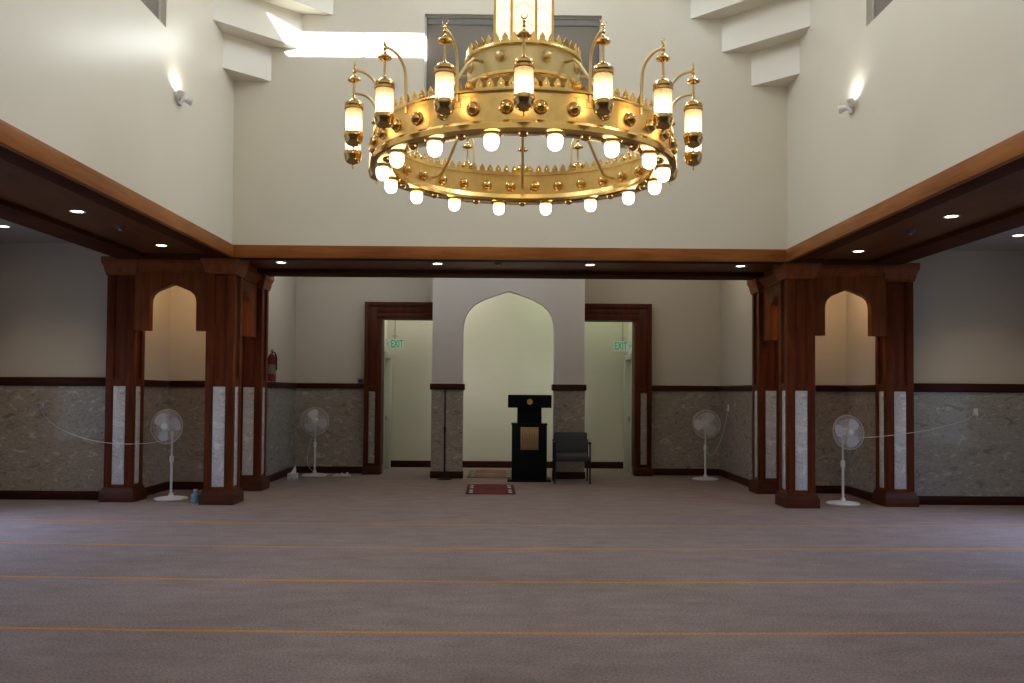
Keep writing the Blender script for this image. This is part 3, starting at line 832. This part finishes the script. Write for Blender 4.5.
# octagonal lit shaft
mb = MB(); mb.lathe([(.265, Z(4.36)), (.265, Z(5.75))], 8, a0=PI/8); 
sh = obj('lit_shaft', mb, SHAFTL, ch)
mb = MB()
for k in range(8):
    a = PI/8 + k*PI/4
    c, s_ = math.cos(a)*.272, math.sin(a)*.272
    mb.tube([(c, s_, Z(4.36)), (c, s_, Z(5.78))], .013, 8)
for zz in (4.385, 4.95, 5.72): mb.lathe([(.265, Z(zz)), (.285, Z(zz)), (.285, Z(zz+.035)), (.265, Z(zz+.035))], 8, a0=PI/8, closed=True)
# pierced lattice lines
for k in range(8):
    a = k*PI/4
    Mz = Matrix.Rotation(a, 4, 'Z')
    ap = .265*math.cos(PI/8)+.003
    for q in range(8):
        z0 = 4.46+q*.15
        mb.tube([(-.085, -ap, Z(z0)), (0, -ap, Z(z0+.06)), (.085, -ap, Z(z0))], .0028, 5, M=Mz)
obj('shaft_frame', mb, BRASS, sh)
obj('shaft_cresting', cresting(.285, 5.74, 24, .09), BRASS, sh)
mb = MB(); mb.tube([(0, 0, Z(5.72)), (0, 0, Z(11.0))], .02, 10); mb.sphere((0, 0, Z(6.1)), .09); obj('hanging_rod', mb, BRASS, ch)

# ------------------------------------------------------------------ recessed lights
def downlight(x, y, z, label, cat='ceiling light', pw=6):
    t = thing('recessed_light', label, cat, (x, y, z), 0, 'recessed ceiling lights')
    mb = MB(); mb.lathe([(.058, 0), (.074, -.001), (.079, -.006), (.076, -.010), (.06, -.008)], 24, closed=True); obj('trim_ring', mb, WHITEP, t)
    mb = MB(); mb.lathe([(0, -.003), (.059, -.003), (.059, .0), (0, .0)], 24); obj('lamp_lens', mb, DISC, t)
    ld = bpy.data.lights.new('downlight_beam', 'SPOT'); ld.energy = pw; ld.color = (1, .80, .55); ld.spot_size = R(110); ld.spot_blend = .8; ld.shadow_soft_size = .06
    lo = bpy.data.objects.new('downlight_beam', ld); COL.objects.link(lo); lo.location = (x, y, z-.03)
zp = ZS+RC
DL = [(-4.30, 8.69, 'recessed light in the left wooden soffit, nearer the viewer'), (-4.26, 10.72, 'recessed light in the left wooden soffit, just before the arch'),
      (4.31, 8.56, 'recessed light in the right wooden soffit, nearer the viewer'), (4.27, 10.73, 'recessed light in the right wooden soffit, just before the arch'),
      (-3.15, 12.09, 'recessed light in the front soffit beside the left pavilion'), (-1.0, 12.08, 'recessed light in the front soffit left of the smoke detector'),
      (1.10, 12.07, 'recessed light in the front soffit right of the niche arch'), (3.18, 12.07, 'recessed light in the front soffit beside the right pavilion')]
for x, y, lb in DL: downlight(x, y, zp, lb)
downlight(-6.17, 10.7, 3.462, 'recessed light in the grey left aisle ceiling', pw=30)
downlight(6.24, 10.72, 3.462, 'recessed light in the grey right aisle ceiling', pw=36)
def detector(x, y, z, label):
    t = thing('smoke_detector', label, 'smoke detector', (x, y, z))
    mb = MB(); mb.lathe([(0, -.035), (.03, -.035), (.045, -.022), (.055, -.01), (.06, 0), (0, 0)], 18); obj('housing', mb, plain('dull_detector', (.08,.05,.04), .6), t)
    mb = MB(); mb.lathe([(0, -.046), (.012, -.045), (.018, -.034), (0, -.034)], 12); obj('sensor_tip', mb, STEEL, t)
detector(-4.23, 9.5, zp, 'small round smoke detector between the lights of the left soffit')
detector(4.27, 9.35, zp, 'small round smoke detector between the lights of the right soffit')
detector(-.16, 11.95, zp, 'small round smoke detector in the middle of the front soffit')

# ------------------------------------------------------------------ emergency lights on the upper walls
def spot_fixture(s, y, z, label):
    x = s*XB
    t = thing('wall_light', label, 'wall light', (x, y, z), 0, 'twin-headed wall lights')
    n = -s
    t.scale = (.68, .68, .68)
    mb = MB(); mb.box(sorted_box((0, -.06, -.10), (n*.05, .06, .04))[0], sorted_box((0, -.06, -.10), (n*.05, .06, .04))[1], .01); mb.tube([(n*.03, -.03, -.03), (n*.085, -.13, -.03)], .014, 8); obj('wall_box', mb, WHITEP, t)
    # head 1 tilts up against the wall, head 2 swings out
    M1 = Matrix.Translation((n*.09, -.14, .02)) @ Matrix.Rotation(n*R(12), 4, 'Y')
    mb = MB(); mb.lathe([(0, -.07), (.03, -.065), (.05, -.03), (.062, .03), (.064, .05), (.055, .052), (.05, .03), (0, .03)], 18, M1)
    h1 = obj('lamp_head', mb, WHITEP, t)
    mb = MB(); mb.lathe([(0, .034), (.05, .034), (.05, .038), (0, .038)], 18, M1); obj('lens', mb, HEADL, h1)
    M2 = Matrix.Translation((n*.15, .06, -.015)) @ Matrix.Rotation(n*R(105), 4, 'Y') @ Matrix.Rotation(R(-25), 4, 'X')
    mb = MB(); mb.lathe([(0, -.07), (.03, -.065), (.05, -.03), (.062, .03), (.064, .05), (.055, .052), (.05, .03), (0, .03)], 18, M2)
    mb.tube([(n*.03, .04, -.03), (n*.1, .08, -.02)], .012, 8)
    h2 = obj('lamp_head', mb, WHITEP, t)
    mb = MB(); mb.lathe([(0, .034), (.05, .034), (.05, .038), (0, .038)], 18, M2); obj('lens', mb, WHITEP, h2)
    ld = bpy.data.lights.new('wall_light_beam', 'SPOT'); ld.energy = 5.5; ld.color = (1, .96, .9); ld.spot_size = R(165); ld.spot_blend = .5; ld.shadow_soft_size = .03
    lo = bpy.data.objects.new('wall_light_beam', ld); COL.objects.link(lo); lo.location = (x+n*.075, y-.095, z+.062)
    lo.rotation_euler = (Vector((-n*.25, 0, 1))).to_track_quat('-Z', 'Y').to_euler()
spot_fixture(-1, 9.42, 4.62, 'white twin-headed wall light on the left upper wall')
spot_fixture(1, 9.2, 4.53, 'white twin-headed wall light on the right upper wall')

# ------------------------------------------------------------------ pedestal fans
def fan(x, y, zc, hx, yaw, tilt, rg, label, cord, spin=0.0, rb=.22):
    t = thing('pedestal_fan', label, 'fan', (x, y, 0), 0, 'white pedestal fans')
    mb = MB(); mb.lathe([(0, .0), (rb-.01, 0), (rb, .008), (rb, .02), (rb-.02, .03), (rb*.6, .04), (.05, .05), (.032, .06), (.03, .09), (0, .09)], 32); obj('base', mb, WHITEP, t)
    mb = MB(); mb.tube([(0, 0, .05), (0, 0, .55)], .0165, 12); mb.lathe([(.017, .50), (.028, .505), (.03, .52), (.03, .575), (.024, .59), (.012, .595)], 14); mb.tube([(0, 0, .55), (0, 0, zc-.12)], .012, 12); obj('pole', mb, WHITEP, t)
    H = Matrix.Translation((hx, 0, zc)) @ Matrix.Rotation(yaw, 4, 'Z') @ Matrix.Rotation(-tilt, 4, 'X')
    # head axis: local -Y is the blowing direction
    A = H @ Matrix.Rotation(PI/2, 4, 'X')        # lathe z -> -Y
    mb = MB(); mb.lathe([(0, -.09), (.03, -.088), (.055, -.07), (.066, -.03), (.066, .03), (.05, .045), (0, .045)], 20, A)
    mb.tube([(0, 0, zc-.14), (hx*.3, 0, zc-.06), (hx, 0, zc-.03)], .024, 12); obj('motor_housing', mb, WHITEP, t)
    # cages
    for nm, zs, bul in (('front_grille', .075, .06), ('rear_grille', .075, -.06)):
        mb = MB()
        def pt(r, a):
            f = max(0, 1-(r/rg)**2.6)
            return (r*math.cos(a), r*math.sin(a), zs + bul*f)
        for k in range(64):
            a = 2*PI*k/64
            mb.tube([pt(rr, a + (0 if nm[0] == 'r' else .25*(1-rr/rg))) for rr in (.045, rg*.4, rg*.65, rg*.85, rg)], .0019, 4, M=A)
        for rr in (rg*.42, rg*.72):
            mb.tube([pt(rr, 2*PI*i/40) for i in range(40)], .0018, 4, True, A)
        mb.tube([pt(rg, 2*PI*i/48) for i in range(48)], .0065, 6, True, A)
        g = obj(nm, mb, WIRE, t)
        if nm[0] == 'f':
            mb = MB(); mb.lathe([(0, zs+bul+.006), (.03, zs+bul+.004), (.045, zs+bul-.004), (.047, zs+bul-.012), (0, zs+bul-.012)], 20, A); obj('badge_cap', mb, WHITEP, g)
    mb = MB(); mb.lathe([(0, .105), (.025, .104), (.036, .095), (.038, .05), (0, .05)], 18, A); obj('hub', mb, WHITEP, t)
    for k in range(3):
        a = spin + 2*PI*k/3
        Mb = A @ Matrix.Rotation(a, 4, 'Z')
        mb = MB(); top = []; bot = []
        n = 14; pts = []
        ol = [(.035, -.022), (.07, -.05), (.12, -.083), (.165, -.088), (.195, -.065), (.205, -.02), (.198, .03), (.175, .065), (.14, .075), (.10, .06), (.06, .032), (.035, .02)]
        sc = rg/.235
        V = []
        for u, v in ol:
            V.append(Mb @ Vector((u*sc, v*sc*1.12, .075 + v*.26)))
        W = [p + (A.to_3x3() @ Vector((0, 0, .004))) for p in V]
        nn = len(ol)
        fs = [tuple(range(nn))[::-1], tuple(range(nn, 2*nn))] + [(i, (i+1) % nn, nn+(i+1) % nn, nn+i) for i in range(nn)]
        mb.faces(V+W, fs); obj('blade', mb, BLADE, t)
    if cord:
        mb = MB(); pts = [Vector(p) - Vector((x, y, 0)) for p in cord]
        # smooth with catmull-rom
        out = []
        P = [pts[0]] + pts + [pts[-1]]
        for i in range(1, len(P)-2):
            for q in range(8):
                s_ = q/8
                a, b, c, d = P[i-1], P[i], P[i+1], P[i+2]
                out.append(.5*((2*b) + (c-a)*s_ + (2*a-5*b+4*c-d)*s_*s_ + (3*b-a-3*c+d)*s_**3))
        out.append(pts[-1])
        mb.tube(out, .0042, 6); obj('power_cord', mb, WIRE, t)
    return t
FL = (-4.57, 12.0); FRt = (4.52, 11.9)
fan(*FL, .985, -.035, R(-10), R(4), .232, 'white pedestal fan under the left pavilion arch, its cord stretched to the left wall', [(-6.28, 11.9, 1.2), (-6.2, 11.82, 1.12), (-5.93, 11.7, .96), (-5.5, 11.62, .82), (-5.05, 11.62, .77), (-4.75, 11.85, .78), (-4.6, 12.05, .84), (-4.565, 12.05, .92)], .3)
fan(*FRt, .965, .035, R(12), R(8), .232, 'white pedestal fan under the right pavilion arch, its cord stretched to the right wall', [(6.3, 11.9, 1.235), (6.2, 11.84, 1.17), (5.85, 11.66, 1.09), (5.4, 11.6, 1.0), (4.95, 11.75, .925), (4.62, 11.95, .90), (4.53, 11.96, .93)], .95)
fan(-3.36, 15.4, .95, 0, R(8), R(2), .237, 'white pedestal fan beside the tissue box in the niche hall', [(-3.36, 15.45, .85), (-3.5, 15.6, .5), (-3.55, 15.7, .2), (-3.42, 15.72, .03), (-3.1, 15.6, .012)], 1.9)
fan(3.40, 15.15, .955, 0, R(0), R(2), .24, 'white pedestal fan in the niche hall beside the right doorway', [(3.40, 15.2, .86), (3.44, 15.3, .55), (3.55, 15.4, .40), (3.68, 15.4, .55), (3.78, 15.35, .9), (3.83, 15.3, 1.2)], 1.2)

# ------------------------------------------------------------------ sockets and small wall items
def outlet(loc, axis, label, m=WHITEP, plug=True):
    t = thing('wall_socket', label, 'socket', loc)
    mb = MB()
    if axis == 'y': mb.box((-.03, -.008, -.048), (.03, 0, .048), .003)
    else: mb.box(sorted_box((0, -.038, -.06), (axis*.008, .038, .06))[0], sorted_box((0, -.038, -.06), (axis*.008, .038, .06))[1], .003)
    obj('cover_plate', mb, m, t)
    if plug:
        mb = MB()
        if axis == 'y': mb.box((-.018, -.035, -.045), (.018, -.008, -.012), .004); mb.box((-.014, -.011, .012), (.014, -.007, .04), .003)
        else: mb.box(*sorted_box((axis*.008, -.018, -.045), (axis*.035, .018, -.012)), .004)
        obj('plug', mb, m, t)
outlet((-6.29, YW-.012, 1.25), 'y', 'small socket in the left aisle marble holding the fan plug', STEEL)
outlet((6.34, YW-.012, 1.26), 'y', 'white socket in the right aisle marble holding the fan plug')
outlet((-XH+.012, 13.95, 1.26), 1, 'small black socket in the marble beside the fire extinguisher', BLACKM)
outlet((XH-.012, 15.3, 1.23), -1, 'pale socket in the right hall side marble holding a fan plug')
t = thing('control_box', 'small dark grey control box beside the left doorway frame', 'box', (-2.66, 15.93, CAP1))
mb = MB(); mb.box((-.055, -.03, 0), (.055, .018, .085), .008); obj('case', mb, GREYBOX, t)
mb = MB(); mb.box((-.035, -.034, .03), (.035, -.03, .065), .002); obj('faceplate', mb, BLACKM, t)

# fire extinguisher on the hall side wall
t = thing('fire_extinguisher', 'red fire extinguisher standing on the rail behind the left pavilion', 'fire extinguisher', (-XH+.085, 14.02, 1.625))
mb = MB(); mb.lathe([(0, .0), (.055, 0), (.065, .01), (.066, .03), (.066, .36), (.058, .40), (.035, .435), (.02, .445), (0, .446)], 20); obj('cylinder', mb, RED, t)
mb = MB(); mb.lathe([(.0665, .12), (.0675, .12), (.0675, .27), (.0665, .27)], 20, closed=True); obj('information_band', mb, plain('muted_band', (.25,.2,.16), .6), t)
mb = MB(); mb.tube([(0, 0, .44), (0, 0, .48)], .018, 10); mb.box((-.015, -.05, .475), (.015, .07, .49), .003); mb.box((-.012, -.04, .50), (.012, .08, .512), .003); mb.tube([(0, .0, .47), (0, -.05, .455)], .012, 8); obj('valve_handle', mb, BRASSD, t)
mb = MB(); mb.tube([(.01, -.04, .465), (.06, -.06, .46), (.085, -.05, .38), (.08, -.03, .25), (.078, -.02, .18)], .011, 8); obj('hose', mb, RUBBER, t)

# ------------------------------------------------------------------ exit signs
def text_mesh(s, size, depth):
    cu = bpy.data.curves.new('lettering', 'FONT'); cu.body = s; cu.size = size; cu.extrude = depth; cu.align_x = 'CENTER'; cu.align_y = 'CENTER'; cu.offset = size*.014
    o = bpy.data.objects.new('tmp_text', cu); COL.objects.link(o)
    dg = bpy.context.evaluated_depsgraph_get(); dg.update()
    me = bpy.data.meshes.new_from_object(o.evaluated_get(dg))
    bpy.data.objects.remove(o); return me
def exit_sign(x, y, z, arrow, label, yaw):
    t = thing('exit_sign', label, 'exit sign', (x, y, z), yaw)
    w, h = .175, .095
    mb = MB(); mb.box((-w, 0, -h), (w, .03, h), .004); obj('sign_panel', mb, SIGNF, t)
    me = text_mesh('EXIT', .19, .002); me.materials.append(GREEN)
    o = bpy.data.objects.new('lettering', me); COL.objects.link(o); o.parent = t
    o.location = (-arrow*.04, -.004, 0); o.rotation_euler = (PI/2, 0, 0); o.scale = (.60, 1.0, 1)
    mb = MB(); c = arrow*.148
    for q in (-1, 1):
        mb.prism([(c, 0), (c-arrow*.028, q*.04), (c-arrow*.04, q*.04), (c-arrow*.014, 0)], 'y', -.005, -.001)
    obj('arrow', mb, GREEN, t)
    mb = MB(); mb.tube([(0, .015, h), (0, .015, h+.05)], .012, 8); mb.lathe([(.05, h+.05), (.05, h+.06), (0, h+.06)], 16, Matrix.Translation((0, .015, 0))); 
    mb.tube([(0, .015, h+.055), (0, .015, ZH-z)], .008, 8)
    obj('hanger', mb, STEEL, t)
exit_sign(-2.10, 16.3, 2.355, -1, 'green EXIT sign hanging in the left corridor doorway', 0)
exit_sign(2.13, 16.3, 2.345, 1, 'green EXIT sign hanging in the right corridor doorway', 0)

# ------------------------------------------------------------------ lectern
t = thing('lectern', 'black wooden lectern with gold seal and bronze plate before the prayer niche', 'lectern', (.355, 14.56, 0))
mb = MB(); mb.box((-.36, 0, 0), (.36, .52, .03), .006); obj('base_plate', mb, BLACK, t)
mb = MB(); mb.box((-.29, .03, .03), (.29, .47, .94), .008); mb.box((-.30, .02, .94), (.30, .48, .962), .004); obj('cabinet', mb, BLACK, t)
mb = MB(); mb.box((-.2, .06, .96), (.2, .40, 1.25), .006); obj('neck', mb, BLACK, t)
mb = MB(); mb.prism([(-.02, 1.225), (-.045, 1.42), (-.025, 1.44), (.42, 1.30), (.42, 1.225)], 'x', -.36, .36); obj('reading_top', mb, BLACK, t)
Mz = Matrix.Translation((0, -.034, 1.325)) @ Matrix.Rotation(PI/2+R(7), 4, 'X')
mb = MB(); mb.lathe([(0, .008), (.02, .008), (.022, .004), (.034, .004), (.036, .009), (.045, .009), (.048, 0), (.0, 0)], 24, Mz); 
for k in range(8):
    a = k*PI/4; mb.tube([(0.021*math.cos(a), .021*math.sin(a), .005), (.035*math.cos(a), .035*math.sin(a), .005)], .002, 5, M=Mz)
obj('seal', mb, GOLD, t)
mb = MB(); mb.box((-.148, .018, .53), (.148, .03, .905), .003)
pl = obj('plaque', mb, BRONZE, t)
mb = MB()
for i in range(9):
    xx = -.11+.0275*i
    mb.box((xx-.003, .015, .60+.02*((i*7) % 3)), (xx+.003, .019, .85-.015*((i*5) % 4)))
mb.box((-.13, .015, .545), (.13, .019, .55)); mb.box((-.13, .015, .885), (.13, .019, .89))
obj('engraved_lines', mb, plain('worn_bronze', (.2,.13,.07), .5, .6), pl)

# ------------------------------------------------------------------ chair
t = thing('armchair', 'charcoal upholstered black-framed chair beside the lectern', 'chair', (1.045, 14.26, 0), R(0))
def cushion(w, d, h, pts=None):
    mb = MB(); mb.box((-w/2, -d/2, 0), (w/2, d/2, h), min(h*.42, .035)); return mb
mb = cushion(.545, .47, .09)
obj('seat', mb, CHAIRF, t, (0, .24, .385), (R(3), 0, 0))
mb = MB(); n = 8
for i in range(n):   # gently curved back
    pass
prof = []
mb = cushion(.56, .34, .06)
for v in mb.bm.verts: v.co.z += -.03*(1-(v.co.x/.28)**2)*1.0
obj('backrest', mb, CHAIRF, t, (0, .50, .645), (R(80), 0, 0))
for sx in (-1, 1):
    x = sx*.285
    mb = MB(); mb.tube([(x, .02, 0), (x, .02, .60), (x, .03, .635), (x, .06, .65)], .0135, 8); obj('leg', mb, BLACKM, t)
    mb = MB(); mb.tube([(x, .50, 0), (x, .47, .40), (x, .50, .62), (x, .52, .70)], .0135, 8); mb.tube([(x, .52, .68), (sx*.22, .53, .70)], .011, 8); obj('leg', mb, BLACKM, t)
    mb = MB(); mb.tube([(x, .04, .645), (x, .20, .655), (x, .50, .65)], .014, 8); mb.box((x-.024, .03, .648), (x+.024, .36, .675), .009); obj('armrest', mb, BLACKM, t)
mb = MB()
for y in (.06, .42): mb.tube([(-.285, y, .375), (.285, y, .375)], .012, 8)
for sx in (-1, 1): mb.tube([(sx*.285, .02, .375), (sx*.285, .475, .375)], .012, 8)
obj('seat_frame', mb, BLACKM, t)

# ------------------------------------------------------------------ microphone stand
t = thing('microphone_stand', 'thin black microphone stand before the left pier of the niche', 'microphone stand', (-1.07, 14.95, 0))
mb = MB(); mb.lathe([(0, 0), (.125, 0), (.13, .008), (.125, .018), (.06, .024), (.02, .032), (.015, .05), (0, .05)], 24); obj('base', mb, BLACKM, t)
mb = MB(); mb.tube([(0, 0, .04), (0, 0, .85)], .0155, 10); mb.lathe([(.013, .80), (.02, .81), (.02, .88), (.012, .89)], 12); mb.tube([(0, 0, .85), (0, 0, 1.53)], .012, 10); obj('pole', mb, BLACKM, t)
mb = MB(); mb.tube([(0, 0, 1.52), (0, 0, 1.55)], .016, 8); mb.tube([(-.07, 0, 1.545), (.07, -.01, 1.555)], .014, 10); mb.sphere((.085, -.012, 1.556), .024); obj('microphone_clip', mb, BLACKM, t)

# ------------------------------------------------------------------ rugs
def rug(x0, x1, y0, y1, m, label, shear=0.0):
    c = ((x0+x1)/2, (y0+y1)/2)
    t = thing('prayer_rug', label, 'rug', (*c, 0), shear)
    w, d = (x1-x0)/2, (y1-y0)/2
    mb = MB(); vs = []; fs = []
    N1, N2 = 10, 16
    for z in (0.004, .012):
        for j in range(N2+1):
            for i in range(N1+1):
                x = -w+2*w*i/N1; y = -d+2*d*j/N2
                vs.append((x, y, z + (.003*math.sin(7*x+3*y) if z > .01 else 0)))
    K = (N1+1)*(N2+1)
    for l in (0, 1):
        for j in range(N2):
            for i in range(N1):
                a = l*K+j*(N1+1)+i; fs.append((a, a+1, a+N1+2, a+N1+1))
    edge = [i for i in range(N1+1)] + [j*(N1+1)+N1 for j in range(1, N2+1)] + [N2*(N1+1)+i for i in range(N1-1, -1, -1)] + [j*(N1+1) for j in range(N2-1, 0, -1)]
    for i in range(len(edge)):
        a, b = edge[i], edge[(i+1) % len(edge)]; fs.append((a, b, K+b, K+a))
    mb.faces(vs, fs); obj('pile', mb, m, t)
    mb = MB()
    for s in (-1, 1):
        for k in range(46):
            x = -w+.01+(2*w-.02)*k/45
            mb.tube([(x, s*d, .006), (x+.004*math.sin(k*2.1), s*(d+.045), .004)], .003, 4)
    f = obj('fringe', mb, plain('fringe_yarn', (.42,.30,.24), .9), t); f['kind'] = 'stuff'
rug(-.63, .10, 12.78, 14.07, RUG1, 'small red prayer rug lying in front of the lectern', R(1))
rug(-.70, .10, 15.16, 16.6, RUG2, 'faded brown prayer rug lying inside the niche')

# ------------------------------------------------------------------ small floor items
t = thing('tissue_box', 'white tissue box on the carpet in the hall corner', 'tissue box', (-3.60, 14.82, 0), R(8))
mb = MB(); mb.box((-.085, -.06, 0), (.085, .06, .10), .004); obj('carton', mb, BOXW, t)
mb = MB()
vs = [(-.04, -.02, .10), (.05, -.02, .10), (.045, .02, .10), (-.035, .02, .10), (.0, -.015, .16), (.055, -.005, .15), (.045, .02, .19), (.012, .018, .165), (.035, .0, .235)]
mb.faces(vs, [(0,1,5,4),(1,2,6,5),(2,3,7,6),(3,0,4,7),(4,5,8),(5,6,8),(6,7,8),(7,4,8)]); obj('tissue', mb, TISSUE, t)
t = thing('power_strip', 'white power strip on the floor between the fan and the doorway', 'power strip', (-2.88, 15.38, 0), R(3))
mb = MB(); mb.box((-.16, -.025, 0), (.16, .025, .028), .005); obj('body', mb, WHITEP, t)
for k in (-1, 0, 1):
    mb = MB(); mb.box((k*.09-.02, -.018, .028), (k*.09+.02, .018, .055 + .01*k), .004); obj('plug', mb, WHITEP, t)
t = thing('water_jug', 'small blue plastic jug with pale cap beside the left front column', 'jug', (-4.13, 11.68, 0))
mb = MB(); mb.lathe([(0, 0), (.05, 0), (.058, .008), (.058, .05), (.054, .055), (.058, .06), (.058, .105), (.045, .13), (.026, .142), (.024, .15), (0, .15)], 20); obj('bottle', mb, JUG, t)
mb = MB(); mb.lathe([(0, .15), (.028, .15), (.028, .172), (.024, .176), (0, .176)], 16); obj('cap', mb, plain('pale_pink_cap', (.55,.42,.42), .5), t)

# ------------------------------------------------------------------ light
def area(name, loc, direction, sx, sy, e, c, spread=PI):
    ld = bpy.data.lights.new(name, 'AREA'); ld.shape = 'RECTANGLE'; ld.size = sx; ld.size_y = sy; ld.energy = e; ld.color = c; ld.spread = spread
    o = bpy.data.objects.new(name, ld); COL.objects.link(o); o.location = loc
    o.rotation_euler = Vector(direction).to_track_quat('-Z', 'Y').to_euler()
    return o
for p, n, w, h in drum_lights:
    area('drum_window_daylight', p - n*.02, n + Vector((0, 0, -.55)), w, h, 132 if p.x > .5 else 100, (.78, .88, 1.0))
for s in (-1, 1):
    for yy, ww, en in ((2.55, 1.8, 11), (4.7, 1.9, 11), (6.9, 1.9, 18), (9.1, 1.9, 48)):
        area('aisle_window_daylight', (s*(XSIDE+.45), yy, 1.6), (-s, 0, -.9), ww, 1.8, en, (.45, .60, 1.0), R(110))
for xx in (-2.2, 2.2):
    area('near_floor_fill', (xx, .6, 3.4), (0, .35, -1), .6, .6, 26, (1, .88, .76))  # added unseen fill that brightens the front carpet
area('corridor_ceiling_lamp', (-1.25, 16.75, ZH-.05), (0, 0, -1), 1.6, .2, 17, (1.0, .97, .84))
area('corridor_ceiling_lamp', (1.25, 16.75, ZH-.05), (0, 0, -1), 1.6, .2, 13, (.90, 1.0, .72))
for xx, cc in ((-1.0, (1.0, .98, .86)), (1.0, (.93, 1.0, .80))):
    area('niche_lamp', (xx, 15.5, 1.75), (-.15*xx, 1, 0), .2, .9, 4.5, cc)
def bulb(name, loc, e, c, r=.08):
    ld = bpy.data.lights.new(name, 'POINT'); ld.energy = e; ld.color = c; ld.shadow_soft_size = r
    o = bpy.data.objects.new(name, ld); COL.objects.link(o); o.location = loc
for s in (-1, 1):
    bulb('alcove_lamp', (s*4.45, 12.35, 3.08), 12, (1, .70, .36))
    for xx in (1.9, 3.0): bulb('hall_lamp_and_fill', (s*xx, 14.2, 3.8), 13 if s < 0 else 10, (.93, .95, .90) if s < 0 else (1, .90, .70), .1)  # left pair tinted cool to stand in for daylight
bulb('hall_lamp_and_fill', (0, 13.6, 3.75), 17, (.95, .97, 1.0), .12)  # added unseen light standing in for sun bounce on the pier fronts
# unseen blocker added beyond the right aisle windows keeps the low sun off them
mb = MB(); mb.box((7.36, .9, 0), (11, 1.15, 5.2)); struct('wall_sun_block', mb, PAINT_HALL, 'unseen sun-blocking slab added outside the right aisle windows', 'wall')
sun = bpy.data.lights.new('sun', 'SUN'); sun.energy = 33; sun.angle = R(.3); sun.color = (.86, .93, 1)
so = bpy.data.objects.new('sun', sun); COL.objects.link(so); so.location = (3, 0, 9)
so.rotation_euler = Vector((-2.14, 7.85, -2.32)).to_track_quat('-Z', 'Y').to_euler()

w = bpy.data.worlds.new('world'); SC.world = w; w.use_nodes = True
bg = w.node_tree.nodes['Background']; bg.inputs['Color'].default_value = (.55, .75, 1, 1); bg.inputs['Strength'].default_value = .8

SC.view_settings.view_transform = 'Standard'
SC.view_settings.look = 'None'
SC.view_settings.exposure = 0.0
SC.view_settings.gamma = 1.0
SC.view_settings.use_curve_mapping = False
SC.cycles.use_denoising = True
SC.cycles.caustics_reflective = False
SC.cycles.max_bounces = 8
SC.cycles.diffuse_bounces = 5
SC.cycles.sample_clamp_indirect = 6
